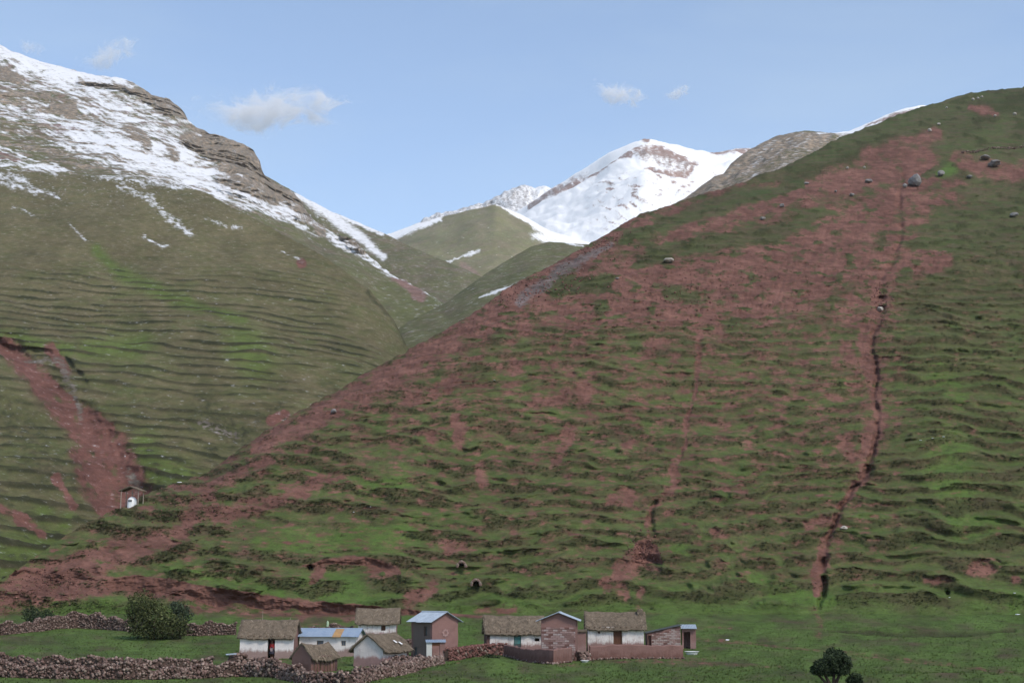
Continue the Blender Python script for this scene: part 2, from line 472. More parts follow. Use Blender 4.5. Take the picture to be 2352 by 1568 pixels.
# gullies, banks and the landslip notch: pushed back into the slope
def channel(pts, depth):
    global D
    D = D + depth * np.clip(0.75 + 1.6 * fbm(W / 26, U * 0 + 5, 2, 75), 0.35, 1.3) * stroke(U + 9 * fbm(W / 22, U * 0, 3, 71), W, pts, 0.9)
channel([(2075, 400, 5), (2065, 470, 5), (2070, 530, 5), (2055, 590, 6), (2025, 640, 6), (2022, 720, 9), (2000, 790, 4), (2015, 860, 5), (2005, 910, 5), (2018, 960, 5),
         (2005, 1030, 5), (1990, 1078, 8), (1960, 1120, 4), (1935, 1165, 5), (1925, 1190, 4), (1900, 1240, 6), (1892, 1275, 8), (1888, 1320, 5), (1895, 1350, 6), (1880, 1395, 4)], 2.5)
channel([(2024, 690, 14), (2024, 712, 12)], 2.5)
channel([(1992, 1076, 10)], 3.0)
channel([(1505, 1160, 5), (1495, 1190, 6), (1500, 1230, 4)], 1.6)
channel([(1895, 540, 5), (1860, 590, 5), (1815, 640, 4)], 1.0)
channel([(1605, 790, 5), (1595, 860, 5), (1575, 960, 4), (1560, 1050, 4)], 0.7)
def scarp(top, height, depth, decay):
    """top: (u, w, local strength)"""
    global D, soil, scrub
    p = np.array(top, float)
    uu = U
    t_ = np.interp(uu, p[:, 0], p[:, 1]) + 6 * fbm(U / 40, U * 0, 3, 73)
    s_ = np.interp(uu, p[:, 0], p[:, 2], left=0, right=0)
    s_ = s_ * (0.85 + 0.5 * fbm(U / 60, U * 0 + 3, 2, 74))
    h_ = height * np.clip(s_, 0.05, 2)
    q = W - t_
    off = np.where(q < 0, 0, np.where(q < h_, q / h_, np.clip(1 - (q - h_) / decay, 0, 1)))
    D = D + off * depth * s_ + (0.4 * fbm(U / 9, W / 16, 3, 76)) * sstep(0, 2, q) * sstep(h_ + 4, h_, q) * (s_ > 0.05)
    face = sstep(-2, 1, q) * sstep(h_ + 6, h_ - 2, q) * (s_ > 0.05)
    soil = np.maximum(soil, face * 1.1)
    scrub = scrub * (1 - face)
scarp([(232, 1340, 0), (260, 1328, 0.8), (310, 1322, 1.1), (360, 1328, 1.3), (430, 1340, 1.2), (520, 1352, 1.1), (600, 1365, 1), (700, 1380, 0.8), (800, 1386, .7), (900, 1396, .5), (960, 1402, .3), (1100, 1413, 0.1), (1120, 1413, 0)], 36, 3.3, 18)
scarp([(690, 1296, 0), (720, 1292, .5), (780, 1278, .8), (830, 1278, 1.1), (880, 1288, 1), (912, 1302, .9), (922, 1316, 0)], 18, 1.5, 40)
scarp([(20, 1325, 0), (55, 1302, .5), (100, 1308, .9), (180, 1318, .8), (230, 1335, 0)], 26, 2.0, 40)
scarp([(1452, 1300, 0), (1458, 1252, .9), (1485, 1246, 1.3), (1508, 1256, 1.2), (1522, 1296, 0)], 46, 4.2, 30)
D = D + 2.0 * stroke(U, W, [(1985, 372, 10), (2100, 362, 8)], 0.6) * 0.3
for (cu, cw, cr) in ((712, 1302, 6), (1090, 1335, 7), (2176, 1363, 5)):       # burrow mouths
    D = D + 2.2 * stroke(U, W, [(cu, cw, cr)], 0.5)

X, Y, Z = point(U, W, D)
near = 1 - sstep(190, 206, D)
hz = (2.6 * fbm(X / 55, Y / 55, 3, 21) + 0.55 * fbm(X / 9, Z / 5, 3, 22) + 0.20 * fbm(X / 2.4, Z / 1.6, 3, 23))
hz = hz * sstep(195, 235, D) * (0.5 + 0.5 * sstep(400, 220, D))
lush = np.clip(lush + 0.45 * onhill * (1 - riser) * sstep(600, 900, W), 0, 1)
lumps = 0.42 * scrub * (0.6 + 0.8 * fbm(X / 1.3, Z / 0.9, 2, 24))
Z = Z + hz + lumps * onhill + ground_noise(X, Y) * near
# field paths and small ditches
fieldsoil = np.zeros(U.shape)
for s in ([(1600, 1466, 3), (1700, 1472, 4), (1800, 1484, 3), (1950, 1500, 5), (2040, 1512, 6), (2150, 1520, 3), (2352, 1545, 3)],
          [(1500, 1518, 5), (1580, 1520, 6), (1700, 1526, 3), (1800, 1530, 3)], [(1600, 1440, 5), (1680, 1440, 3)],
          [(1870, 1400, 10), (1885, 1430, 8), (1880, 1460, 10)], [(1465, 1395, 8), (1478, 1420, 6)], [(560, 1440, 12), (700, 1440, 14), (850, 1445, 12)], [(540, 1512, 7), (620, 1516, 8), (720, 1520, 6)], [(1050, 1520, 4), (1200, 1530, 5), (1330, 1528, 5)], [(1360, 1520, 4), (1560, 1517, 5), (1640, 1508, 5)]):
    fieldsoil = np.maximum(fieldsoil, 0.85 * stroke(U + 4 * fbm(U / 30, W / 8, 3, 81), W + 3 * fbm(U / 25, W / 25, 3, 82), s, 0.7))
fieldsoil *= (0.45 + 0.7 * fbm(U / 18, W / 6, 3, 83))
ditch = stroke(U, W + 3 * fbm(U / 40, U * 0, 3, 84), [(1900, 1448, 3), (2050, 1454, 5), (2200, 1454, 5), (2330, 1448, 3)], 0.6)
ditch2 = stroke(U, W + 3 * fbm(U / 30, U * 0, 3, 85), [(1600, 1466, 3), (1800, 1484, 2.5), (2352, 1545, 2.5)], 0.6)
Z = Z - 0.25 * ditch - 0.15 * ditch2
soil = np.where(near > 0.5, np.maximum(fieldsoil, soil * 0.8), soil)
fieldscrub = 0.75 * ditch + 0.45 * sstep(0.1, 0.45, fbm(U / 60, W / 8, 4, 86)) * near
scrub = np.clip(np.maximum(scrub, fieldscrub), 0, 1)
lush = np.clip(lush + 0.9 * near * sstep(-0.45, 0.2, fbm(U / 90, W / 25, 3, 87)), 0, 1)
tone = 0.5 + 0.45 * fbm(U / 120, W / 60, 3, 88) + 0.35 * fbm(U / 24, W / 8, 4, 89) + 0.55 * near * fbm(U / 60, W / 7, 4, 90) + 0.7 * np.clip(soil, 0, 1) * fbm((U + 0.8 * W) / 60, (W - 0.35 * U) / 9, 4, 91)
rockm = 0.0 * U
rockm = np.maximum(rockm, 0.62 * stroke(wU, wW, [(1400, 560, 10), (1300, 620, 16), (1190, 690, 14)], 0.8))
zero = 0 * U
MA = [np.clip(soil, 0, 1), zero, rockm, np.clip(scrub, 0, 1)]
MB = [lush, dry, tone, zero]
# hill back slope, then the hillside itself
class _H(Sheet):
    def __init__(self): pass
hs = _H(); hs.span = np.full(len(uH), 120.0) + 0 * uH; hs.back = 0.75
r0 = RH
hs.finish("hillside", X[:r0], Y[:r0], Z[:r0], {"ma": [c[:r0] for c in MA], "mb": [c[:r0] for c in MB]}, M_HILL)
# ground: also runs on under the eye and behind it
gx, gy, gz = X[r0 - 1:], Y[r0 - 1:], Z[r0 - 1:]
ext_d = np.array([30., 0., -60., -200., -500.])
ex = np.repeat(gx[-1:], 5, 0) * (1 + np.arange(1, 6)[:, None] * 0.6)
ey = np.repeat(ext_d[:, None], gx.shape[1], 1); ez = ey * 0
def tail(c): return np.concatenate([c[r0 - 1:], np.repeat(c[-1:], 5, 0)])
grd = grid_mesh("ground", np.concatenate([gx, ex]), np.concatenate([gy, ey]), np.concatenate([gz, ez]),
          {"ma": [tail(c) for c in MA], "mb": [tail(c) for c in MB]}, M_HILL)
grd["kind"] = "structure"
GRID = dict(u=uH, W=W, X=X, Y=Y, Z=Z, scrub=MA[3], soil=MA[0], lush=lush)

def ground_at(px, py):
    """world point of the ground seen at photo pixel (px, py) when it was surveyed"""
    u = px / 1.063; w = py / 1.063
    i = int(np.argmin(np.abs(uH - u)))
    col = GRID['W'][:, i]
    return Vector([float(np.interp(w, col, GRID[k][:, i])) for k in 'XYZ'])

# --- left: terraced green slope
uA = cols(3.6, -30, 1010, (-900, 1060), 50)
A = Sheet(uA, [(-900, 330, 1000), (-300, 380, 940), (0, 392, 900), (150, 402, 880), (330, 407, 870), (470, 442, 840), (560, 490, 800), (640, 532, 780), (750, 592, 740),
               (850, 667, 710), (905, 737, 690), (935, 797, 670), (980, 850, 650), (1060, 900, 640)],
          [(-900, 1345, 280), (-300, 1340, 300), (0, 1340, 310), (300, 1215, 380), (600, 1070, 430), (935, 910, 540), (1060, 960, 560)], 330, 5, 40, 3, 0.0)
U, W, D = A.U, A.W, A.D
wU = U + 12 * fbm(U / 50, W / 50, 3, 101) + 4 * fbm(U / 12, W / 12, 2, 102)
wW = W + 10 * fbm(U / 50, W / 40, 3, 103) + 4 * fbm(U / 12, W / 12, 2, 104)
X, Y, Z = A.xyz()
sp = 4.4
tz = (Z + 0.05 * X) / sp + 1.2 * fbm(X / 90, Z / 60, 3, 111) + 0.25 * fbm(X / 18, Z / 14, 2, 112)
fr = tz - np.floor(tz)
lens = fbm(X / 34, Z / 5 + np.floor(tz) * 5.1, 3, 113)
tw = stroke(U, W, [(100, 680, 60), (350, 740, 110), (600, 790, 130), (800, 830, 60)], 0.9)
tw = np.maximum(tw, 0.8 * sstep(560, 700, W) * sstep(1000, 850, W) * sstep(880, 700, U))
low = sstep(860, 980, W)
st = np.clip(0.75 + 1.1 * lens, 0.05, 1.2) * np.maximum(tw, 0.7 * low)
D = D + st * (sp / 0.48) * 0.5 * (stair(fr, 0.45) - fr)
riser = sstep(0.0, 0.12, fr) * sstep(0.50, 0.32, fr)
scrub = 1.1 * riser * sstep(-0.35, 0.05, lens) * np.maximum(tw, 0.8 * low)
scrub = scrub + 0.55 * sstep(0.0, 0.4, fbm(U / 40, W / 14, 4, 114)) * sstep(820, 1000, W) + 0.34 * sstep(0.1, 0.5, fbm(U / 70, W / 12, 4, 115))
scrub = np.maximum(scrub, 0.75 * stroke(wU, wW, [(0, 930, 30), (80, 1010, 45), (120, 1090, 40)], 0.9) * (0.6 + fbm(U / 14, W / 9, 3, 116)))
scrub = np.maximum(scrub, 0.8 * stroke(wU, wW, [(470, 930, 40), (540, 990, 40), (640, 930, 16)], 0.9) * (0.6 + fbm(U / 14, W / 9, 3, 117)))
scrub = np.maximum(scrub, 0.6 * stroke(wU, wW, [(850, 670, 4), (900, 740, 5), (930, 790, 6)], 0.6))
soil = zero = U * 0
for s in ([(10, 790, 22), (45, 830, 30), (110, 900, 28), (160, 945, 30), (215, 985, 40), (255, 1030, 44), (290, 1100, 44), (320, 1150, 36)],
          [(185, 1040, 26), (215, 1090, 34), (245, 1150, 34), (280, 1180, 30)], [(115, 800, 16), (150, 850, 12)], [(0, 1165, 10), (50, 1195, 14), (90, 1225, 10)],
          [(130, 1100, 10), (170, 1160, 10)], [(625, 955, 10), (660, 950, 8)], [(690, 605, 10)], [(-300, 700, 40), (-100, 760, 30), (0, 800, 20)]):
    soil = np.maximum(soil, stroke(wU, wW, s, 0.55))
soil = soil * (0.92 + 1.1 * fbm(U / 30, W / 30, 3, 118))
D = D + 14 * stroke(wU, wW, [(20, 800, 26), (150, 930, 34), (250, 1060, 46), (310, 1150, 46)], 0.95) + 5 * stroke(wU, wW, [(190, 1060, 18), (260, 1170, 22)], 0.9)
q = W - (np.interp(U, [-200, 0, 20, 100, 150, 190, 220], [740, 772, 782, 792, 806, 850, 900]) + 4 * fbm(U / 12, U * 0, 2, 119))
D = D + 6 * sstep(-1, 16, q) * sstep(110, 20, q) * sstep(230, 170, U)
lush = zero
for s in ([(225, 580, 10), (290, 635, 16), (400, 685, 14), (560, 740, 12)], [(0, 1300, 60), (110, 1250, 30), (160, 1190, 16)], [(0, 765, 16), (160, 800, 12)],
          [(560, 800, 40), (590, 830, 40)], [(330, 1010, 30), (350, 1080, 36), (420, 1080, 30)], [(100, 1180, 26)], [(200, 800, 20), (320, 790, 30)]):
    lush = np.maximum(lush, stroke(wU, wW, s, 0.9))
dry = np.clip(0.6 * sstep(760, 520, W) + sstep(-0.1, 0.4, fbm(U / 90, W / 36, 3, 120)) * sstep(950, 700, W) + 0.7 * sstep(0, .4, fbm(U / 22, W / 7, 4, 130)), 0, 1)
snow = zero
for s in ([(0, 415, 5), (60, 428, 6), (135, 450, 6)], [(270, 428, 3), (330, 455, 5), (370, 485, 6), (440, 526, 7)], [(280, 425, 3), (350, 455, 4)], [(30, 470, 3), (80, 500, 4)],
          [(330, 545, 4), (385, 560, 5)], [(160, 520, 3), (200, 560, 3)], [(470, 505, 3), (560, 520, 2)], [(690, 600, 3), (640, 570, 2)], [(0, 400, 8), (60, 415, 6)], [(120, 390, 6), (420, 430, 6)]):
    snow = np.maximum(snow, (0.64 if max(q_[2] for q_ in s) > 4 else 0.46) * stroke(wU, wW, s, 1.3))
snow = snow * (0.80 + 1.9 * fbm(U / 14, W / 5, 3, 121)) + 0.34 * sstep(560, 420, W) * sstep(0.0, 0.6, fbm(U / 7, W / 5, 2, 122)) * sstep(500, 200, np.abs(U - 330) + 0)
snow = np.maximum(snow, 0.62 * sstep(0.52, 0.7, fbm(U / 6, W / 2.5, 2, 123)) * stroke(U, W, [(30, 960, 40), (120, 1080, 60), (480, 980, 40), (420, 1090, 20)], 0.9))
rock = 0.75 * stroke(wU, wW, [(460, 960, 10), (540, 985, 14)], 0.9) * (0.7 + fbm(U / 8, W / 6, 2, 124))
rock = np.maximum(rock, 0.6 * stroke(wU, wW, [(300, 1085, 12), (310, 1110, 14)], 0.9)); rock = np.maximum(rock, 0.55 * stroke(wU, wW, [(60, 830, 10), (140, 830, 14), (190, 960, 10)], .9))
X, Y, Z = point(U, W, D)
fade = sstep(0, 0.06, A.V)
Z = Z + 5.0 * fbm(X / 110, Y / 110, 3, 125) * fade + 1.1 * fbm(X / 22, Z / 12, 3, 126) + 0.5 * scrub + 0.35 * fbm(X / 6, Z / 3, 2, 127)
tone = 0.52 + 0.5 * fbm(U / 110, W / 70, 3, 128) + 0.45 * fbm(U / 26, W / 8, 4, 129)
A.finish("left_slope", X, Y, Z, {"ma": [np.clip(soil, 0, 1), np.clip(snow, 0, 1), np.clip(rock, 0, 1), np.clip(scrub, 0, 1)], "mb": [lush, dry, tone, zero]}, M_LEFT)

# --- left: snowy mountain with cliffs
uB = cols(3.2, -30, 1050, (-900, 1080), 50)
B = Sheet(uB, [(-900, -260, 2300), (-300, -15, 2000), (0, 104, 1800), (90, 142, 1790), (180, 165, 1770), (270, 178, 1750), (305, 188, 1740), (335, 208, 1720), (350, 218, 1710), (390, 230, 1680), (408, 242, 1660),
               (425, 262, 1650), (432, 276, 1640), (450, 294, 1630), (500, 309, 1600), (550, 328, 1560), (580, 346, 1530), (596, 368, 1510), (604, 395, 1500), (614, 412, 1490), (640, 424, 1470), (672, 440, 1440),
               (690, 458, 1420), (705, 486, 1390), (725, 515, 1350), (760, 532, 1310), (815, 548, 1260), (832, 572, 1230), (850, 592, 1200), (900, 627, 1150), (960, 662, 1090), (1010, 690, 1040), (1080, 740, 990)],
          [(-900, 430, 1050), (0, 450, 1000), (330, 470, 980), (640, 600, 940), (850, 740, 880), (935, 850, 800), (1080, 830, 820)], 250, 3.0, 26, 5, 0.0, 0.7, 5)
U, W, D = B.U, B.W, B.D
wU = U + 10 * fbm(U / 40, W / 40, 3, 131) + 4 * fbm(U / 10, W / 10, 2, 132)
wW = W + 8 * fbm(U / 40, W / 30, 3, 133) + 3 * fbm(U / 10, W / 10, 2, 134)
rock = U * 0
for s in ([(430, 320, 20), (490, 335, 34), (570, 365, 34), (600, 400, 20)], [(520, 410, 26), (590, 430, 30), (660, 455, 24), (700, 490, 18)], [(660, 450, 20), (690, 475, 16)],
          [(180, 186, 5), (250, 192, 10), (320, 215, 12), (400, 255, 13)], [(385, 235, 12), (425, 268, 12)], [(790, 540, 10), (825, 562, 14), (835, 578, 9)], [(285, 300, 10), (320, 312, 14), (345, 335, 7)],
          [(0, 165, 14), (45, 180, 12)], [(390, 345, 10), (405, 358, 10)], [(0, 225, 5), (110, 228, 7)], [(120, 250, 8), (170, 255, 10)], [(700, 500, 10), (740, 535, 10)], [(450, 295, 8), (540, 330, 8)]):
    rock = np.maximum(rock, stroke(wU, wW, s, 0.55))
X, Y, Z = B.xyz()
sp = 26.0
tz = (Z + 0.10 * X) / sp + 0.5 * fbm(X / 160, Z / 90, 3, 141)
fr = tz - np.floor(tz)
fin = tz * 2.7; fr2 = fin - np.floor(fin)
run = sp / 0.5
cliffs = np.maximum.reduce([stroke(wU, wW, s, 0.55) for s in ([(430, 320, 20), (490, 335, 34), (570, 365, 34), (600, 400, 20)], [(520, 410, 26), (590, 430, 30), (660, 455, 24), (700, 490, 18)], [(660, 450, 20), (690, 475, 16)], [(180, 186, 5), (250, 192, 10), (320, 215, 12), (400, 255, 13)], [(385, 235, 12), (425, 268, 12)], [(790, 540, 10), (825, 562, 14), (835, 578, 9)])])
cl = np.clip(cliffs + 0.25 * np.clip(rock - cliffs, 0, 1), 0, 1)
D = D + (0.22 + 0.65 * cl) * run * (stair(fr, 0.66) - fr) * 0.8 + (0.1 + 0.4 * cl) * run / 2.7 * (stair(fr2, 0.6) - fr2)
D = D - cl * 30 * (0.4 + fbm(X / 22, Z / 70, 4, 142) + 0.5 * np.abs(fbm(X / 9, Z / 40, 3, 154)))
bands = (sstep(0.02, 0.2, fr2) * sstep(0.62, 0.42, fr2)) * sstep(-0.25, 0.25, fbm(U / 50, W / 9, 3, 155)) + 0.8 * sstep(0.05, 0.2, fr) * sstep(0.55, 0.35, fr)
ledge = sstep(0.68, 0.85, fr) * 0.5 + sstep(0.66, 0.86, fr2) * 0.5
# snow follows the slope in streaks, broken by bare ledges
ct, sn = math.cos(0.42), math.sin(0.42)
s1 = (U * ct + W * sn); s2 = (-U * sn + W * ct)
streak = fbm(s1 / 60, s2 / 6, 4, 143)
horiz = fbm(U / 60, W / 5, 4, 144)
snow = 0.43 + 0.95 * streak + 0.85 * horiz + 0.3 * fbm(U / 5, W / 3, 2, 153)
for s, a in (([(-300, -10, 60), (0, 115, 18), (150, 165, 16), (300, 190, 8)], .6), ([(60, 160, 20), (200, 220, 26), (330, 290, 26), (430, 350, 22)], .35),
             ([(150, 300, 20), (280, 340, 34), (420, 390, 34), (520, 430, 26), (640, 485, 18), (720, 520, 12)], .62),
             ([(0, 260, 20), (120, 275, 20)], .15), ([(690, 450, 4), (720, 500, 8), (760, 525, 8)], .3),
             ([(735, 525, 12), (800, 562, 16), (870, 600, 16), (940, 640, 15), (1000, 680, 16)], .55), ([(0, 345, 10), (50, 365, 12), (100, 390, 10), (150, 398, 6)], .5)):
    snow = snow + a * stroke(wU, wW, s, 0.9)
for s, a in (([(0, 330, 24), (90, 352, 26), (160, 385, 20), (250, 402, 10)], .5), ([(-100, 365, 12), (30, 360, 8)], .5), ([(0, 292, 7), (130, 296, 7), (190, 305, 5)], .5),
             ([(0, 228, 6), (150, 235, 8)], .45), ([(600, 520, 30), (760, 590, 26), (850, 650, 30), (930, 720, 40)], .9), ([(860, 640, 12), (940, 668, 20), (985, 700, 16)], 1.0),
             ([(440, 470, 12), (620, 545, 20)], .5)):
    snow = snow - a * stroke(wU, wW, s, 0.9)
snow = snow - 0.36 * bands * (1 - 0.6 * sstep(190, 130, W - 0.3 * U)) - 0.75 * np.clip(rock, 0, 1) + cl * 0.62 * ledge * (0.6 + fbm(U / 20, W / 6, 2, 145))
soil = U * 0
for s in ([(905, 640, 10), (935, 655, 16), (965, 685, 14)], [(0, 362, 9), (40, 372, 8)], [(130, 298, 6), (190, 305, 5)]):
    soil = np.maximum(soil, stroke(wU, wW, s, 0.6))
soil = np.maximum(soil, 0.62 * sstep(-0.1, 0.4, fbm(U / 40, W / 12, 3, 146)) * sstep(420, 300, W - 0.25 * U + 60))
lush = 0.5 * sstep(560, 700, W); dry = sstep(0, .4, fbm(U / 60, W / 30, 3, 147))
X, Y, Z = point(U, W, D)
fade = sstep(0, 0.05, B.V)
Z = Z + 10 * fbm(X / 200, Y / 200, 3, 148) * fade + 2.5 * fbm(X / 40, Z / 24, 4, 149) + 1.2 * fbm(X / 12, Z / 8, 3, 150)
B.finish("snowy_mountain", X, Y, Z, {"ma": [np.clip(soil, 0, 1), np.clip(snow, 0, 1), np.clip(np.maximum(rock, 0.75 * bands * sstep(430, 330, W - 0.2 * U)), 0, 1), 0.4 * sstep(0, .5, fbm(U / 30, W / 9, 3, 151))], "mb": [lush, dry, 0.5 + 0.4 * fbm(U / 60, W / 40, 3, 152), 0 * U]}, M_SNOWY)

def simple(name, u, ridge, foot, rows, mat, crest, cs, seed, snow_f, soil_f, rock_f, big=(300, 12), small=(40, 3), back=0.6, lushv=0.0, octv=4):
    S = Sheet(u, ridge, foot, rows, crest, cs, seed, 0.0, back, octv)
    U, W = S.U, S.W
    wU = U + 7 * fbm(U / 26, W / 26, 3, seed + 1) + 2.5 * fbm(U / 7, W / 7, 2, seed + 2)
    wW = W + 6 * fbm(U / 26, W / 20, 3, seed + 3) + 2.5 * fbm(U / 7, W / 7, 2, seed + 4)
    X, Y, Z = S.xyz()
    rk = np.clip(rock_f(wU, wW, U, W), 0, 1)
    S.D = S.D - rk * big[1] * 2.0 * (0.4 + fbm(X / (big[0] * .25), Z / (big[0] * .5), 4, seed + 5)) * sstep(0, 0.04, S.V)
    X, Y, Z = S.xyz()
    fade = sstep(0, 0.08, S.V)
    Z = Z + big[1] * fbm(X / big[0], Y / big[0], 3, seed + 6) * fade + small[1] * fbm(X / small[0], Z / small[0] * 1.6, 4, seed + 7) * (0.3 + 0.7 * fade)
    S.finish(name, X, Y, Z, {"ma": [np.clip(soil_f(wU, wW, U, W), 0, 1), np.clip(snow_f(wU, wW, U, W), 0, 1), rk, 0.38 * sstep(0, .5, fbm(U / 24, W / 8, 3, seed + 8))],
                             "mb": [lushv + 0 * U, sstep(0, .5, fbm(U / 40, W / 24, 3, seed + 9)), 0.5 + 0.4 * fbm(U / 50, W / 30, 3, seed + 10), 0 * U]}, mat)
    return S
ZR = lambda a, b, U, W: 0 * U
def strokes(lst):
    return lambda a, b, U, W: np.maximum.reduce([stroke(a, b, s, 0.7) for s in lst])

# green shoulder behind the cliffs
simple("valley_shoulder", np.arange(560, 1260, 3.4), [(500, 340, 2050), (600, 398, 2000), (680, 443, 1950), (760, 485, 1900), (830, 514, 1850), (880, 535, 1800), (960, 574, 1700), (1095, 630, 1550), (1260, 720, 1450)],
       [(500, 600, 1600), (880, 720, 1300), (1020, 750, 1150), (1260, 800, 1100)], 110, M_SNOWY, 1.5, 20, 201,
       lambda a, b, U, W: np.maximum(0.85 * stroke(a, b, [(690, 452, 10), (760, 495, 12), (830, 545, 10), (880, 590, 8)], .8),
                                     0.9 * stroke(a, b, [(680, 447, 4), (780, 494, 4), (880, 537, 4)], .8)) + 0.56 * sstep(.15, .6, fbm(U / 5, W / 4, 2, 205)) * sstep(960, 720, U),
       ZR, lambda a, b, U, W: 0.3 * stroke(a, b, [(940, 600, 10)], .9))
# green slope closing the side valley
simple("side_valley_slope", np.arange(880, 1560, 3.4), [(860, 790, 760), (940, 738, 830), (1020, 697, 900), (1100, 640, 950), (1150, 606, 1000), (1220, 566, 1050), (1260, 555, 1080), (1340, 561, 1100), (1560, 570, 1150)],
       [(860, 850, 600), (1020, 800, 640), (1200, 730, 690), (1560, 720, 700)], 110, M_SNOWY, 1.2, 24, 231,
       lambda a, b, U, W: 0.8 * np.maximum.reduce([stroke(a, b, s, .8) for s in ([(1100, 685, 3), (1180, 655, 4), (1250, 645, 2)], [(1280, 626, 3), (1340, 610, 3)], [(1300, 560, 3), (1340, 565, 2)])]),
       ZR, ZR, (120, 4), (20, 1.0), 0.6, 0.25)
# green hill with a snow cap
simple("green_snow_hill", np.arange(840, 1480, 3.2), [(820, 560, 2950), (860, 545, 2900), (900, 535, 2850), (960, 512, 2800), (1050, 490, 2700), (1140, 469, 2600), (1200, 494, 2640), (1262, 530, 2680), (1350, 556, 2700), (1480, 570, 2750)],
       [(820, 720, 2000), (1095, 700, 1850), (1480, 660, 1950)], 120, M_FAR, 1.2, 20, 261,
       lambda a, b, U, W: np.maximum.reduce([1.0 * stroke(a, b, [(1145, 468, 5), (1200, 496, 10), (1280, 540, 16), (1350, 560, 20), (1480, 575, 16)], .6), 0.8 * stroke(a, b, [(1230, 545, 12), (1300, 560, 14)], .8),
                                             0.95 * stroke(a, b, [(820, 565, 16), (900, 540, 11), (960, 518, 9), (1010, 503, 5)], .8), 0.7 * stroke(a, b, [(1100, 575, 3), (1030, 600, 2), (1000, 620, 2)], .8),
                                             0.8 * stroke(a, b, [(1090, 640, 4), (1065, 655, 3)], .8), 0.7 * stroke(a, b, [(1040, 598, 3), (1010, 625, 3)], .8)]) + 0.5 * sstep(.45, .7, fbm(U / 6, W / 4, 2, 266)),
       lambda a, b, U, W: 0.55 * stroke(a, b, [(1060, 610, 10), (1110, 650, 8)], .9), ZR, (300, 14), (50, 3))
# snow peak
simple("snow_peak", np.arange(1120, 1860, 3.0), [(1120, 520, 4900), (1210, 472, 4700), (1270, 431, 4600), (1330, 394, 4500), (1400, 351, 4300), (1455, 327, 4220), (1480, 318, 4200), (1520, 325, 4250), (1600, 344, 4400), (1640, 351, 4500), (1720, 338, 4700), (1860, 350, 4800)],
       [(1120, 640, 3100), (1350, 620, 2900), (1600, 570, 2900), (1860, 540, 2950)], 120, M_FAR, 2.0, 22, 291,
       lambda a, b, U, W: 0.98 - 1.0 * np.maximum.reduce([stroke(a, b, s, .95) * (0.85 + 0.9 * fbm(U / 16, W / 5, 3, 296)) for s in ([(1213, 473, 5), (1260, 450, 12), (1320, 418, 10), (1400, 380, 5), (1450, 365, 3)], [(1230, 470, 8), (1290, 440, 10)],
                         [(1455, 352, 7), (1510, 358, 10), (1570, 376, 10), (1600, 386, 5)], [(1480, 378, 4), (1540, 390, 7), (1590, 392, 5)], [(1478, 320, 4), (1490, 322, 4)], [(1635, 352, 4), (1680, 350, 9), (1720, 345, 8)])])
                         - 0.9 * sstep(.0, .5, fbm(U / 30, W / 5, 4, 297)) * sstep(1300, 1420, U) * sstep(380, 430, W) * sstep(560, 480, W),
       lambda a, b, U, W: 0.75 + 0 * U, lambda a, b, U, W: 0.5 * stroke(a, b, [(1470, 360, 10), (1580, 385, 8)], .8) + 0.5 * stroke(a, b, [(1215, 472, 8), (1290, 440, 8)], .8), (420, 60), (90, 22), 0.7)
# jagged grey crags
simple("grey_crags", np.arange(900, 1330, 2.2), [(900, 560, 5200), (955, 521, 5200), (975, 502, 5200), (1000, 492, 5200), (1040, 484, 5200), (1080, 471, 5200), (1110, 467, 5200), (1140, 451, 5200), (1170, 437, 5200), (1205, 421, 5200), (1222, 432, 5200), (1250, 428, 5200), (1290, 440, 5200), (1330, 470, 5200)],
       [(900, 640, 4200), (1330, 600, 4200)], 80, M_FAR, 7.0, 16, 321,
       lambda a, b, U, W: 0.46 + 0.42 * fbm(U / 10, W / 7, 3, 326) + 0.25 * sstep(1200, 1240, U), ZR, lambda a, b, U, W: 1 + 0 * U, (300, 60), (60, 12), 0.8)
# rock dome on the right
simple("rock_dome", np.arange(1480, 2300, 2.8), [(1480, 520, 880), (1560, 461, 950), (1600, 436, 975), (1640, 404, 1000), (1662, 398, 1010), (1680, 374, 1030), (1720, 344, 1050), (1745, 330, 1070), (1790, 310, 1100), (1850, 300, 1120), (1900, 306, 1130), (1950, 309, 1150), (2050, 305, 1160), (2300, 330, 1170)],
       [(1480, 640, 700), (1900, 470, 780), (2300, 420, 800)], 110, M_SNOWY, 4.0, 30, 351,
       lambda a, b, U, W: 0.75 * stroke(a, b, [(1880, 310, 6), (1950, 312, 9), (2100, 310, 12)], .8) * (0.9 + fbm(U / 10, W / 6, 3, 356)) + 0.30 * sstep(-.1, .5, fbm((U + W) / 40, (W + .45 * U) / 5, 3, 357)) * sstep(1600, 1750, U),
       ZR, lambda a, b, U, W: np.maximum(1.0 * stroke(a, b, [(1560, 470, 14), (1640, 415, 20), (1720, 360, 22), (1800, 325, 20), (1900, 318, 12)], .5), 0.62 * stroke(a, b, [(1600, 470, 40), (1800, 380, 50), (1960, 340, 30)], .8)), (120, 8), (16, 2.4), 0.5)
# far snow shoulder on the right
simple("snow_shoulder", np.arange(1820, 2420, 3.4), [(1820, 330, 2600), (1900, 308, 2550), (1950, 301, 2500), (2000, 280, 2480), (2040, 262, 2460), (2080, 248, 2450), (2118, 242, 2450), (2200, 244, 2450), (2420, 260, 2450)],
       [(1820, 420, 1900), (2420, 380, 1900)], 60, M_FAR, 1.2, 20, 381,
       lambda a, b, U, W: 1 - 0.75 * stroke(a, b, [(1990, 292, 4), (2050, 268, 6), (2110, 255, 5)], .8), lambda a, b, U, W: .8 + 0 * U, ZR, (200, 8), (40, 3))
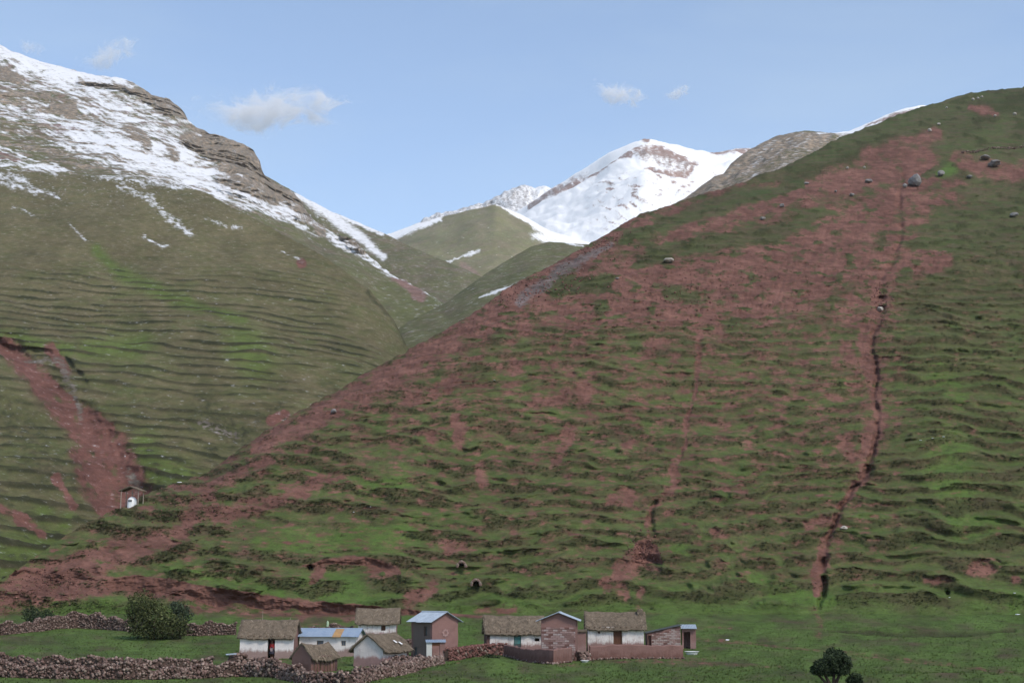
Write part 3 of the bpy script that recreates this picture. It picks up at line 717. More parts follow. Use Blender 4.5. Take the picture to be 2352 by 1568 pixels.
# ------------------------------------------------------------------ object helpers
rnd = random.Random(5)
class MB:
    def __init__(self):
        self.v = []; self.f = []; self.m = []
    def add(self, vs_, fs, mi=0):
        o = len(self.v)
        self.v += [tuple(q) for q in vs_]
        self.f += [tuple(i + o for i in f) for f in fs]
        self.m += [mi] * len(fs)
        return self
    def box(self, x0, x1, y0, y1, z0, z1, mi=0):
        return self.add([(x0, y0, z0), (x1, y0, z0), (x1, y1, z0), (x0, y1, z0), (x0, y0, z1), (x1, y0, z1), (x1, y1, z1), (x0, y1, z1)],
            [(0, 3, 2, 1), (4, 5, 6, 7), (0, 1, 5, 4), (1, 2, 6, 5), (2, 3, 7, 6), (3, 0, 4, 7)], mi)
    def tube(self, pts, radii, n=8, mi=0):
        rings = []
        for i, p in enumerate(pts):
            p = Vector(p)
            d = (Vector(pts[min(i + 1, len(pts) - 1)]) - Vector(pts[max(i - 1, 0)])).normalized()
            a = d.cross(Vector((0.3, 1, 0.2))).normalized(); b = d.cross(a)
            r = radii[i] if isinstance(radii, (list, tuple)) else radii
            rings.append([p + (a * math.cos(6.2832 * k / n) + b * math.sin(6.2832 * k / n)) * r for k in range(n)])
        vs_ = [q for r in rings for q in r]
        fs = []
        for i in range(len(rings) - 1):
            for k in range(n):
                fs.append((i * n + k, i * n + (k + 1) % n, (i + 1) * n + (k + 1) % n, (i + 1) * n + k))
        fs.append(tuple(range(n))[::-1]); fs.append(tuple((len(rings) - 1) * n + k for k in range(n)))
        return self.add(vs_, fs, mi)
    def lathe(self, prof, n=16, c=(0, 0, 0), mi=0):
        vs_ = [(c[0] + r * math.cos(6.2832 * k / n), c[1] + r * math.sin(6.2832 * k / n), c[2] + z) for r, z in prof for k in range(n)]
        fs = [(i * n + k, i * n + (k + 1) % n, (i + 1) * n + (k + 1) % n, (i + 1) * n + k) for i in range(len(prof) - 1) for k in range(n)]
        return self.add(vs_, fs, mi)
    def build(self, name, mat, parent=None, smooth=False, kind=None):
        me = bpy.data.meshes.new(name)
        me.from_pydata(self.v, [], self.f)
        mats = mat if isinstance(mat, (list, tuple)) else [mat]
        for q in mats: me.materials.append(q)
        if len(mats) > 1: me.polygons.foreach_set("material_index", self.m)
        if smooth: me.polygons.foreach_set("use_smooth", [True] * len(me.polygons))
        me.update()
        ob = bpy.data.objects.new(name, me)
        C.objects.link(ob)
        if parent: ob.parent = parent
        if kind: ob["kind"] = kind
        return ob
def tag(o, label, cat, group=None):
    o["label"] = label; o["category"] = cat
    if group: o["group"] = group
    return o
def thing(name, label, cat, loc, yaw=0.0, group=None):
    o = bpy.data.objects.new(name, None)
    o.empty_display_size = 0.3
    C.objects.link(o)
    o.location = loc; o.rotation_euler = (0, 0, yaw)
    return tag(o, label, cat, group)
def n3(x, y, z, s=0):
    return float(pn(np.array([x + z * 0.73]), np.array([y - z * 0.61]), s)[0])
def jitter(mb, amp, scale, seed=0):
    a = np.array(mb.v)
    x, y, z = a.T / scale
    a[:, 0] += amp * pn(x + 0.7 * z, y - 0.6 * z, seed + 1)
    a[:, 1] += amp * pn(x - 0.5 * z, y + 0.8 * z, seed + 2)
    a[:, 2] += amp * 0.6 * pn(x + y * 0.5, z, seed + 3)
    mb.v = [tuple(q) for q in a]
    return mb

# ------------------------------------------------------------------ object materials
def m_plaster(name, base, stain, amount=0.5, splash=0.5, scale=1.6):
    t = NT(name)
    v = t.coord(); vs3 = t.coord((2.2, 2.2, 0.35))
    n1 = t.noise(scale, v, 6, 0.65); n2 = t.noise(scale * 1.3, vs3, 5, 0.6); n3_ = t.noise(14, v, 4, 0.6)
    sx = t.n("ShaderNodeSeparateXYZ"); t.nt.links.new(v, sx.inputs[0])
    low = t.range(sx.outputs[2], 0.1, 1.1, splash, 0.0)
    f = t.math('ADD', t.math('ADD', t.math('MULTIPLY', n1, 0.55), t.math('MULTIPLY', n2, 0.55)), low)
    f = t.range(f, 0.80 - amount * 0.42, 1.02 - amount * 0.28)
    col = t.mix(f, base, stain)
    col = t.mix(1.0, col, t.math('MULTIPLY_ADD', n3_, 0.5, 0.75), 'MULTIPLY')
    t.bsdf(col, 0.95, 0.1, t.math('ADD', n1, t.math('MULTIPLY', n3_, .4)), 0.6, 0.06)
    return t.mat
def m_two(name, a, b, scale=3, rough=0.9, stretch=(1, 1, 1), spec=0.1, bump=0.05, metallic=0.0):
    t = NT(name)
    v = t.coord(stretch)
    n1 = t.noise(scale, v, 6, 0.65); n2 = t.noise(scale * 5, v, 3, 0.6)
    col = t.mix(t.range(n1, 0.32, 0.68), a, b)
    col = t.mix(1.0, col, t.math('MULTIPLY_ADD', n2, 0.6, 0.7), 'MULTIPLY')
    t.bsdf(col, rough, spec, t.math('ADD', n1, n2), 0.5, bump, metallic)
    return t.mat
def m_tint(name, a, b, rough=0.9, up=False):
    """colour varies piece by piece through the 'tint' attribute"""
    t = NT(name)
    at = t.n("ShaderNodeAttribute", attribute_name="tint")
    sx = t.n("ShaderNodeSeparateColor"); t.nt.links.new(at.outputs["Color"], sx.inputs[0])
    n2 = t.noise(9, t.coord(), 3, 0.6)
    col = t.mix(sx.outputs[0], a, b)
    col = t.mix(1.0, col, t.math('MULTIPLY_ADD', sx.outputs[1], 0.8, 0.6), 'MULTIPLY')
    col = t.mix(1.0, col, t.math('MULTIPLY_ADD', n2, 0.5, 0.75), 'MULTIPLY')
    bs = t.bsdf(col, rough, 0.1)
    if up:                                   # blades take the light of the turf they stand in
        cv = t.n('ShaderNodeCombineXYZ'); cv.inputs[1].default_value = -0.35; cv.inputs[2].default_value = 0.94
        t.nt.links.new(cv.outputs[0], bs.inputs['Normal'])
    return t.mat
WHITE = (0.66, 0.62, 0.60); EARTH = (0.20, 0.105, 0.085)
M_WHITE = m_plaster("whitewashed_adobe", WHITE, (0.27, 0.19, 0.17), 0.52, 0.5)
M_WHITE2 = m_plaster("peeling_whitewash", (0.63, 0.59, 0.57), (0.25, 0.16, 0.145), 0.72, 0.55, 2.4)
M_PINKW = m_plaster("whitewash_over_pink_earth", (0.56, 0.51, 0.49), (0.29, 0.18, 0.165), 0.62, 0.65, 1.2)
M_EARTH = m_plaster("red_adobe", (0.18, 0.105, 0.092), (0.135, 0.072, 0.060), 0.5, 0.3)
M_PINK = m_plaster("pink_adobe", (0.215, 0.125, 0.112), (0.26, 0.165, 0.15), 0.5, 0.5)
M_SHADEW = m_plaster("shaded_grey_adobe", (0.15, 0.115, 0.10), (0.22, 0.185, 0.16), 0.45, 0.0)  # adobe with the left wall's shade greyed into its colour
M_SHADEE = m_plaster("shaded_red_adobe", (0.105, 0.060, 0.055), (0.075, 0.045, 0.042), 0.5, 0.3)  # red adobe darkened: shade of left-facing walls put into the colour
M_THATCH = m_two("thatch", (0.178, 0.140, 0.104), (0.115, 0.090, 0.067), 3.0, 0.95, (1, 1, 1))
M_STRAW = m_tint("straw", (0.115, 0.090, 0.066), (0.230, 0.186, 0.138))
M_ROOF = m_two("zinc_roof", (0.34, 0.40, 0.47), (0.27, 0.32, 0.38), 1.5, 0.5, (1, 1, 1), 0.4, 0.01)
M_ROOFB = m_two("blue_zinc_roof", (0.20, 0.265, 0.36), (0.25, 0.31, 0.39), 1.5, 0.55, (1, 1, 1), 0.4, 0.01)
M_ROOFO = m_two("rusty_orange_roof", (0.42, 0.25, 0.10), (0.30, 0.19, 0.10), 2.0, 0.7, (1, 1, 1), 0.2, 0.01)
M_WOOD = m_two("old_wood", (0.16, 0.105, 0.07), (0.10, 0.066, 0.045), 6, 0.85, (3, 3, 0.4))
M_PALEWOOD = m_two("pale_wood", (0.33, 0.28, 0.23), (0.24, 0.20, 0.17), 6, 0.85, (3, 3, 0.4))
M_DOORB = m_two("brown_door", (0.13, 0.062, 0.040), (0.09, 0.045, 0.030), 5, 0.8, (3, 3, 0.4))
M_TURQ = m_two("turquoise_paint", (0.06, 0.19, 0.19), (0.09, 0.15, 0.145), 3, 0.7)
M_GREYB = m_two("grey_board", (0.10, 0.11, 0.11), (0.07, 0.07, 0.07), 3, 0.8)
M_GLASS = m_two("dusty_glass", (0.10, 0.12, 0.15), (0.07, 0.08, 0.10), 2, 0.25, (1, 1, 1), 0.5, 0.0)
M_STONE = m_tint("field_stone", (0.105, 0.066, 0.056), (0.27, 0.205, 0.175))
M_STONED = m_tint("dark_red_stone", (0.115, 0.055, 0.048), (0.20, 0.105, 0.09))
M_CORE = m_two("wall_rubble_fill", (0.10, 0.065, 0.055), (0.07, 0.05, 0.04), 4)
M_BOULD = m_two("grey_boulder", (0.26, 0.25, 0.245), (0.16, 0.155, 0.15), 1.6, 0.9, (1, 1, 1), 0.1, 0.08)
M_PALER = m_two("pale_boulder", (0.42, 0.39, 0.35), (0.30, 0.27, 0.24), 1.6, 0.9, (1, 1, 1), 0.1, 0.08)
M_SNOWP = m_two("old_snow", (0.82, 0.84, 0.87), (0.70, 0.72, 0.76), 3, 0.8)
M_ENAMEL = m_two("white_enamel", (0.78, 0.78, 0.78), (0.66, 0.66, 0.66), 2, 0.45, (1, 1, 1), 0.3, 0.0)
M_BRICKS = [m_two("adobe_brick_" + n_, a, b, 6) for n_, a, b in (("rose", (0.235, 0.15, 0.137), (0.195, 0.12, 0.108)), ("pale", (0.33, 0.235, 0.22), (0.27, 0.175, 0.16)),
             ("limed", (0.40, 0.35, 0.335), (0.31, 0.225, 0.21)), ("dark", (0.17, 0.09, 0.078), (0.14, 0.075, 0.065)))]
M_LIME = m_two("lime_emblem", (0.34, 0.235, 0.22), (0.27, 0.165, 0.15), 9)
M_CEMENT = m_plaster("grey_white_render", (0.50, 0.50, 0.48), (0.36, 0.34, 0.31), 0.4, 0.2)

# ------------------------------------------------------------------ building pieces
def wall_panel(parent, name, mat, s0, s1, place, t, h, top=None, holes=(), zb=-0.6, cell=0.35, seed=0):
    """place(s, n, z) -> local xyz; n = 0 outer face, n = -t inner face"""
    ss = {round(s0, 4), round(s1, 4)}; zs = {round(zb, 4), 0.0, round(h, 4)}
    for a, b, c, d in holes:
        ss |= {round(a, 4), round(b, 4)}; zs |= {round(c, 4), round(d, 4)}
    def refine(vals):
        vals = sorted(vals); o = [vals[0]]
        for a, b in zip(vals[:-1], vals[1:]):
            k = max(1, int(math.ceil((b - a) / cell)))
            o += [a + (b - a) * (i + 1) / k for i in range(k)]
        return o
    if top: ss.add(round((s0 + s1) / 2, 4))
    S = refine(ss); Zs = refine(zs)
    nz = len(Zs)
    extra = 4 if top else 0
    def zz(i, j):
        if j < nz: return Zs[j]
        return h + (top(S[i]) - h) * (j - nz + 1) / extra
    mb = MB()
    R = nz + extra
    idx = {}
    def vid(i, j, n):
        k = (i, j, n)
        if k not in idx:
            idx[k] = len(mb.v); mb.v.append(tuple(place(S[i], -t * n, zz(i, j))))
        return idx[k]
    def solid(i, j):
        if i < 0 or j < 0 or i >= len(S) - 1 or j >= R - 1: return False
        if j >= nz - 1 and max(zz(i, j + 1) - zz(i, j), zz(i + 1, j + 1) - zz(i + 1, j)) < 1e-4: return False
        cx = (S[i] + S[i + 1]) / 2; cz = (zz(i, j) + zz(i, j + 1)) / 2
        return not any(a < cx < b and c < cz < d for a, b, c, d in holes)
    for i in range(len(S) - 1):
        for j in range(R - 1):
            if not solid(i, j): continue
            mb.f.append((vid(i, j, 0), vid(i + 1, j, 0), vid(i + 1, j + 1, 0), vid(i, j + 1, 0)))
            mb.f.append((vid(i, j, 1), vid(i, j + 1, 1), vid(i + 1, j + 1, 1), vid(i + 1, j, 1)))
            if not solid(i - 1, j): mb.f.append((vid(i, j, 0), vid(i, j + 1, 0), vid(i, j + 1, 1), vid(i, j, 1)))
            if not solid(i + 1, j): mb.f.append((vid(i + 1, j, 0), vid(i + 1, j, 1), vid(i + 1, j + 1, 1), vid(i + 1, j + 1, 0)))
            if not solid(i, j + 1): mb.f.append((vid(i, j + 1, 0), vid(i + 1, j + 1, 0), vid(i + 1, j + 1, 1), vid(i, j + 1, 1)))
            if not solid(i, j - 1): mb.f.append((vid(i, j, 0), vid(i, j, 1), vid(i + 1, j, 1), vid(i + 1, j, 0)))
    mb.m = [0] * len(mb.f)
    jitter(mb, 0.045, 0.9, seed)
    return mb.build(name, mat, parent)

def shell(root, w, d, h, rise, axis, mats, holes=(), t=0.32, full='front', holes_left=(), holes_right=(), seed=0, shed=None):
    """four walls; axis 'x': ridge left-right (gables on the sides), 'y': gable in front. mats = front, right, back, left"""
    tx = (lambda s: h + rise * max(0, 1 - abs(s) / (w / 2))) if axis == 'y' else None
    ty = (lambda s: h + rise * max(0, 1 - abs(s) / (d / 2))) if axis == 'x' else None
    fs = w / 2 if full == 'front' else w / 2 - t
    ds = d / 2 - t if full == 'front' else d / 2
    f = wall_panel(root, "front_wall", mats[0], -fs, fs, lambda s, n, z: (s, -d / 2 - n, z), t, h, tx, holes, seed=seed)
    wall_panel(root, "back_wall", mats[2], -fs, fs, lambda s, n, z: (-s, d / 2 + n, z), t, h, tx, seed=seed)
    wall_panel(root, "side_wall", mats[1], -ds, ds, lambda s, n, z: (w / 2 + n, s, z), t, h, ty, holes_right, seed=seed)
    wall_panel(root, "side_wall", mats[3], -ds, ds, lambda s, n, z: (-w / 2 - n, -s, z), t, h, ty, holes_left, seed=seed)
    return f

def straw_mesh(root, quads, count, name="straw", length=(0.25, 0.6), lift=0.05, tintmul=1.0):
    """straws lying on sloping quads given as function f(u, v) -> point, v = 1 at the eave"""
    vv, ff, tt = [], [], []
    for f, share in quads:
        for i in range(int(count * share)):
            u = rnd.random(); v = rnd.random() ** 0.8
            p = Vector(f(u, v)); q = Vector(f(min(1, max(0, u + rnd.uniform(-.02, .02))), v + 0.02))
            dn = (q - p).normalized()
            side = (Vector(f(min(u + 0.02, 1.02), v)) - p).normalized()
            up = side.cross(dn); up = up if up.z > 0 else -up
            L = rnd.uniform(*length); w_ = rnd.uniform(0.02, 0.05)
            a = p + up * rnd.uniform(0, lift * .5)
            b = a + dn * L + up * rnd.uniform(-0.2, 1.0) * lift + side * rnd.uniform(-.08, .08)
            k = len(vv)
            vv += [a - side * w_, a + side * w_, b]
            ff.append((k, k + 1, k + 2))
            g = (rnd.random() * tintmul, rnd.random(), 0, 1)
            tt += [g, g, g]
    me = bpy.data.meshes.new(name); me.from_pydata([tuple(q) for q in vv], [], ff); me.materials.append(M_STRAW)
    at = me.attributes.new("tint", 'FLOAT_COLOR', 'POINT'); at.data.foreach_set("color", [c for q in tt for c in q])
    ob = bpy.data.objects.new(name, me); C.objects.link(ob); ob.parent = root; ob["kind"] = "stuff"
    return ob

def thatch_roof(root, w, d, h, rise, axis, over=0.28, end=0.2, th=0.15, seed=0, sag=0.06, dens=1.0, mat=None, ridge_up=0.05, tint=1.0):
    """L = along the ridge, A = across"""
    L, A = (w, d) if axis == 'x' else (d, w)
    k = rise / (A / 2)
    nl, na = max(8, int(L / 0.25)), 16
    def P(l, a, off):
        r = abs(a)
        e = A / 2 + over
        zc = h + rise - k * r + ridge_up + 0.12 * (1 - (r / e) ** 2)
        zc += -sag * 4 * (l / L + .5) * (.5 - l / L) + 0.07 * n3(l * 1.1, a * 1.1, seed) + 0.03 * n3(l * 3.7, a * 3.7, seed + 4)
        zc += off
        if r > e * 0.9: zc -= 0.06 * rnd.random()
        return (l, a, zc) if axis == 'x' else (a, l, zc)
    mb = MB()
    hw = A / 2 + over
    rows = []
    for j in range(na + 1):
        a = -hw + 2 * hw * j / na
        rows.append([])
        for i in range(nl + 1):
            l = (-L / 2 - end) + (L + 2 * end) * i / nl
            ra = a * (1 + (0.05 * n3(l * 1.7, seed + 3, 0) if j in (0, na) else 0))
            rl = l * (1 + (0.02 * n3(a * 2.0, seed + 9, 0) if i in (0, nl) else 0))
            rows[-1].append((rl, ra))
    top = [[P(l, a, 0) for l, a in r] for r in rows]; bot = [[P(l, a, -th) for l, a in r] for r in rows]
    n1 = nl + 1
    vs_ = [q for r in top for q in r] + [q for r in bot for q in r]
    o = (na + 1) * n1
    fs = []
    for j in range(na):
        for i in range(nl):
            a, b, c, d_ = j * n1 + i, j * n1 + i + 1, (j + 1) * n1 + i + 1, (j + 1) * n1 + i
            fs += [(a, b, c, d_), (o + a, o + d_, o + c, o + b)]
    for i in range(nl):
        fs += [(i, o + i, o + i + 1, i + 1), (na * n1 + i, na * n1 + i + 1, o + na * n1 + i + 1, o + na * n1 + i)]
    for j in range(na):
        fs += [(j * n1, (j + 1) * n1, o + (j + 1) * n1, o + j * n1), (j * n1 + nl, o + j * n1 + nl, o + (j + 1) * n1 + nl, (j + 1) * n1 + nl)]
    mb.add(vs_, fs)
    rf = mb.build("roof", mat or M_THATCH, root, True)
    def quad(sgn):
        return lambda u, v: P((u - .5) * (L + 2 * end), sgn * hw * min(v, 1.05), 0.01)
    straw_mesh(rf, [(quad(1), .5), (quad(-1), .5)], int(1100 * dens * L * A / 16), tintmul=tint)
    return rf

def sheet_roof(root, corner, along, down, n, length_over, mats, thick=0.03, wave=0.022, name="roof_sheet", pitch=0.16):
    """corrugated sheets laid side by side: corner = upper corner, along = ridge vector, down = slope vector"""
    corner, along, down = Vector(corner), Vector(along), Vector(down)
    nrm = along.cross(down).normalized()
    if nrm.z < 0: nrm = -nrm
    Lt = along.length
    for k in range(n):
        a0, a1 = k / n, (k + 1) / n
        m = max(4, int((a1 - a0) * Lt / pitch) * 4)
        mb = MB(); vs_ = []
        lift = 0.006 * (k % 2) + rnd.uniform(0, .006)
        ex = rnd.uniform(-.03, .03)
        for i in range(m + 1):
            s = a0 + (a1 - a0) * i / m
            hgt = wave * math.sin(2 * math.pi * s * Lt / pitch) + lift
            for v in (0.0, 0.5, 1.0 + ex):
                p = corner + along * s + down * v + nrm * hgt
                vs_.append(p); vs_.append(p - nrm * thick)
        fs = []
        for i in range(m):
            for v in range(2):
                a = i * 6 + v * 2; b = a + 6
                fs += [(a, b, b + 2, a + 2), (a + 1, a + 3, b + 3, b + 1)]
            a = i * 6; b = a + 6
            fs += [(a, a + 1, b + 1, b), (a + 4, b + 4, b + 5, a + 5)]
        for a in (0, m * 6):
            fs += [(a, a + 2, a + 3, a + 1), (a + 2, a + 4, a + 5, a + 3)]
        mb.add(vs_, fs)
        mb.build(name, mats[k] if isinstance(mats, list) else mats, root)

def gable_sheets(root, w, d, h, rise, axis, over, end, mat, lift=0.06, n=None, pick=None):
    L, A = (w, d) if axis == 'x' else (d, w)
    k = rise / (A / 2); hw = A / 2 + over
    n = n or max(2, round((L + 2 * end) / 0.85))
    zt, zb = h + rise + lift, h + rise + lift - k * hw
    for sgn in (-1, 1):
        mats = pick(sgn, n) if pick else mat
        if axis == 'x':
            sheet_roof(root, (-L / 2 - end, 0, zt), (L + 2 * end, 0, 0), (0, sgn * hw, zb - zt), n, 0, mats)
        else:
            sheet_roof(root, (0, -L / 2 - end, zt), (0, L + 2 * end, 0), (sgn * hw, 0, zb - zt), n, 0, mats)
    mb = MB()
    cap = [(-.14, -.03), (0, .035), (.14, -.03)]
    if axis == 'x':
        mb.add([(x, y, zt + z + .02) for x in (-L / 2 - end, L / 2 + end) for y, z in cap] + [(x, y, zt + z) for x in (-L / 2 - end, L / 2 + end) for y, z in cap],
               [(0, 3, 4, 1), (1, 4, 5, 2), (6, 7, 10, 9), (7, 8, 11, 10), (0, 1, 7, 6), (1, 2, 8, 7), (3, 9, 10, 4), (4, 10, 11, 5), (0, 6, 9, 3), (2, 5, 11, 8)])
    else:
        mb.add([(y, x, zt + z + .02) for x in (-L / 2 - end, L / 2 + end) for y, z in cap] + [(y, x, zt + z) for x in (-L / 2 - end, L / 2 + end) for y, z in cap],
               [(0, 1, 4, 3), (1, 2, 5, 4), (6, 9, 10, 7), (7, 10, 11, 8), (0, 6, 7, 1), (1, 7, 8, 2), (3, 4, 10, 9), (4, 5, 11, 10), (0, 3, 9, 6), (2, 8, 11, 5)])
    mb.build("ridge_cap", mat, root)

def door_leaf(root, x0, x1, z0, z1, y, mat, boards=3, name="door"):
    d_ = thing_part(name, root)
    for i in range(boards):
        a = x0 + (x1 - x0) * i / boards + .006; b = x0 + (x1 - x0) * (i + 1) / boards - .006
        MB().box(a, b, y, y + .04 + .004 * (i % 2), z0, z1).build("plank", mat, d_)
    MB().box(x0 + .03, x1 - .03, y - .025, y - .003, z0 + .3, z0 + .4).build("ledge", mat, d_)
    MB().box(x0 + .03, x1 - .03, y - .025, y - .003, z1 - .4, z1 - .3).build("ledge", mat, d_)
    return d_
def thing_part(name, parent):
    o = bpy.data.objects.new(name, None); o.empty_display_size = .1; C.objects.link(o); o.parent = parent
    return o
def door_frame(root, x0, x1, z1, y, mat, t=.07, dep=.12):
    mb = MB().box(x0, x0 + t, y, y + dep, 0, z1).box(x1 - t, x1, y, y + dep, 0, z1).box(x0 + t, x1 - t, y + .003, y + dep - .003, z1 - t, z1)
    return mb.build("door_frame", mat, root)
def lintel(root, x0, x1, z, y, mat=None, t=.1):
    return jitter(MB().box(x0, x1, y, y + .2, z, z + t), .01, .4).build("lintel", mat or M_WOOD, root)
def window(root, x0, x1, z0, z1, y, frame, pane, bars=1):
    wv = thing_part("window", root); t = .05
    MB().box(x0, x1, y, y + .07, z0, z0 + t).box(x0, x1, y, y + .07, z1 - t, z1).box(x0, x0 + t, y + .002, y + .068, z0 + t, z1 - t).box(x1 - t, x1, y + .002, y + .068, z0 + t, z1 - t).build("frame", frame, wv)
    for i in range(bars + 1):
        a = x0 + t + (x1 - x0 - 2 * t) * i / (bars + 1); b = x0 + t + (x1 - x0 - 2 * t) * (i + 1) / (bars + 1)
        MB().box(a + .012, b - .012, y + .03, y + .036, z0 + t, z1 - t).build("pane", pane, wv)
    for i in range(bars):
        a = x0 + t + (x1 - x0 - 2 * t) * (i + 1) / (bars + 1)
        MB().box(a - .012, a + .012, y + .01, y + .05, z0 + t, z1 - t).build("glazing_bar", frame, wv)
    return wv
def pole(root, p, q, r=.04, name="roof_pole", mat=None):
    return MB().tube([p, q], [r, r * .8], 6).build(name, mat or M_WOOD, root)
def eave_poles(root, w, y0, y1, z, n, name="rafter"):
    for i in range(n):
        x = -w / 2 + .2 + (w - .4) * i / (n - 1)
        pole(root, (x, y0, z), (x, y1, z + .12), .045, name)
def px_scale(D): return D / (FOC * 1.063)
def base(px, py):
    g = ground_at(px, py)
    return g, px_scale(g.y)
def on_ground(x, y): return Vector((x, y, zground(x, y)))
def brick_face(wall, mats, s0, s1, place, z0, z1, topf=None, skip=None, bl=.42, bh=.19, proud=.02, weights=(4, 3, 2, 2)):
    """adobe bricks one by one, standing a little proud of the mortar bed"""
    protos = []
    for k in range(3):
        mb = MB().box(-bl / 2 + .012, bl / 2 - .012, -proud, .05, -bh / 2 + .012, bh / 2 - .012)
        jitter(mb, .012, .25, k * 7)
        protos.append(mb)
    meshes = {}
    row = 0; z = z0 + bh / 2
    while z + bh / 2 <= z1 + .01:
        s = s0 + bl / 2 - (bl / 2 if row % 2 else 0)
        while s - bl / 2 < s1 - .05:
            a, b = max(s - bl / 2, s0), min(s + bl / 2, s1)
            c = (a + b) / 2
            if b - a > .12 and (topf is None or z + bh / 2 < topf(c)) and not (skip and skip(c, z)):
                mi = rnd.choices(range(4), weights)[0]; pk = rnd.randrange(3)
                key = (mi, pk)
                if key not in meshes:
                    o = protos[pk].build("brick", mats[mi], wall); me = o.data; meshes[key] = me
                else:
                    o = bpy.data.objects.new("brick", meshes[key]); C.objects.link(o); o.parent = wall
                p, ang = place(c, z)
                o.location = (p[0], p[1], p[2] + rnd.uniform(-.006, .006)); o.rotation_euler = (0, rnd.uniform(-.012, .012), ang)
                o.scale = ((b - a) / bl, rnd.uniform(.6, 1.4), rnd.uniform(.94, 1.0))
            s += bl
        z += bh; row += 1
# ------------------------------------------------------------------ the village
def house_root(name, label, px, py, depth, yaw, cat="house", dz=0.0):
    g, s = base(px, py)
    off = Matrix.Rotation(yaw, 3, 'Z') @ Vector((0, depth / 2, 0))
    r = thing(name, label, cat, (g.x + off.x, g.y + off.y, zground(g.x, g.y) + dz), yaw)
    return r, s
deg = math.radians
def floor_slab(root, w, d):
    return MB().box(-w / 2 + .33, w / 2 - .33, -d / 2 + .33, d / 2 - .33, -.5, .03).build("floor", M_CORE, root)

# 1 white thatched house with an open doorway
w, d, h, ri = 5.0, 3.8, 2.05, 1.35
r, s = house_root("thatched_house", "white thatched house with a person standing in its dark open doorway", 650, 1605, d, 0.0)
H1 = r
dx0, dx1 = 0.12, 0.80
shell(r, w, d, h, ri, 'x', [M_WHITE, M_EARTH, M_EARTH, M_WHITE2], [(dx0, dx1, 0.0, 1.78)], seed=1)
floor_slab(r, w, d)
thatch_roof(r, w, d, h, ri, 'x', .25, .24, .14, 1)
lintel(r, dx0 - .1, dx1 + .1, 1.785, -d / 2 + .06)
eave_poles(r, w, -d / 2 - .22, -d / 2 + .4, h - .02, 9)
pole(r, (-.75, -.1, h + ri), (-.74, -.12, h + ri + .95), .02, "antenna_stick", M_PALEWOOD)
pole(r, (1.9, .0, h + ri), (1.92, 0, h + ri + .35), .02, "antenna_stick", M_PALEWOOD)
H1D = (H1.location.copy(), d, dx0, dx1)

# 2 low white house under blue corrugated iron
w, d, h, ri = 5.5, 4.2, 1.9, 0.62
r, s = house_root("blue_roofed_house", "long low white house under a blue corrugated roof with one orange sheet", 798, 1600, d, deg(-3))
shell(r, w, d, h, ri, 'x', [M_WHITE, M_WHITE2, M_EARTH, M_EARTH], [(-1.05, -.4, 1.05, 1.5), (1.3, 1.75, 1.0, 1.5)], seed=2)
floor_slab(r, w, d)
window(r, -1.05, -.4, 1.05, 1.5, -d / 2 + .08, M_WOOD, M_GLASS, 1)
window(r, 1.3, 1.75, 1.0, 1.5, -d / 2 + .08, M_PALEWOOD, M_GLASS, 1)
gable_sheets(r, w, d, h, ri, 'x', .35, .3, M_ROOFB, .07, 7, lambda sg, n: [M_ROOFO if (sg < 0 and k == 4) else M_ROOFB for k in range(n)])

# 3 small thatched house behind
w, d, h, ri = 4.3, 3.4, 2.0, 1.35
r, s = house_root("thatched_house", "small pale thatched house standing behind the blue roofed house", 922, 1556, d, deg(2), dz=-.2)
shell(r, w, d, h, ri, 'x', [M_WHITE2, M_EARTH, M_EARTH, M_EARTH], [(.45, .95, 1.0, 1.75)], seed=3)
floor_slab(r, w, d)
window(r, .45, .95, 1.0, 1.75, -d / 2 + .1, M_DOORB, M_DOORB, 0)
thatch_roof(r, w, d, h, ri, 'x', .3, .4, .14, 3, .1, 1.0, None, .08, 1.25)

# 4 ruinous red adobe hut
w, d, h, ri = 2.2, 2.9, 1.25, 0.85
r, s = house_root("adobe_hut", "small crumbling red adobe hut with sagging thatch and dark streaks", 735, 1637, d, deg(-38))
shell(r, w, d, h, ri, 'y', [M_EARTH, M_EARTH, M_SHADEE, M_SHADEE], [], .28, 'front', seed=4)
thatch_roof(r, w, d, h, ri, 'y', .22, .05, .16, 4, .16, 1.2)
for i in range(7):                                            # rotten wall posts along the side
    y = -d / 2 + .35 + i * .36 + rnd.uniform(-.05, .05)
    pole(r, (w / 2 + .03, y, -.3), (w / 2 + .02, y + rnd.uniform(-.05, .05), h - .03), .05, "wall_post", M_DARKW if 'M_DARKW' in globals() else M_WOOD)

# 5 white and pink gabled thatched house
w, d, h, ri = 2.85, 4.6, 1.55, 1.05
r, s = house_root("gabled_thatched_house", "thatched house whose whitewashed gable fades to pink at its foot", 898, 1625, d, deg(-24))
shell(r, w, d, h, ri, 'y', [M_PINKW, M_PINKW, M_EARTH, M_EARTH], [], seed=5)
thatch_roof(r, w, d, h, ri, 'y', .35, .22, .18, 5, .10, 1.2)
for x_, y_ in ((.95, .3), (1.15, .9)):
    sc_ = MB().add([(x_, y_, 0), (x_ + .28, y_ + .05, -.2), (x_ + .26, y_ + .35, -.19), (x_ + .02, y_ + .25, -.02)], [(0, 1, 2, 3)])
    sc_.v = [(a, b, c + h + ri - (ri / (w / 2)) * x_ + .24) for a, b, c in sc_.v]
    sc_.add([(a, b, c - .02) for a, b, c in sc_.v[:4]], [(3, 2, 1, 0)]).add(sc_.v[:8], [(0, 4, 5, 1), (1, 5, 6, 2), (2, 6, 7, 3), (3, 7, 4, 0)])
    sc_.build("plastic_scrap", M_ENAMEL, r)

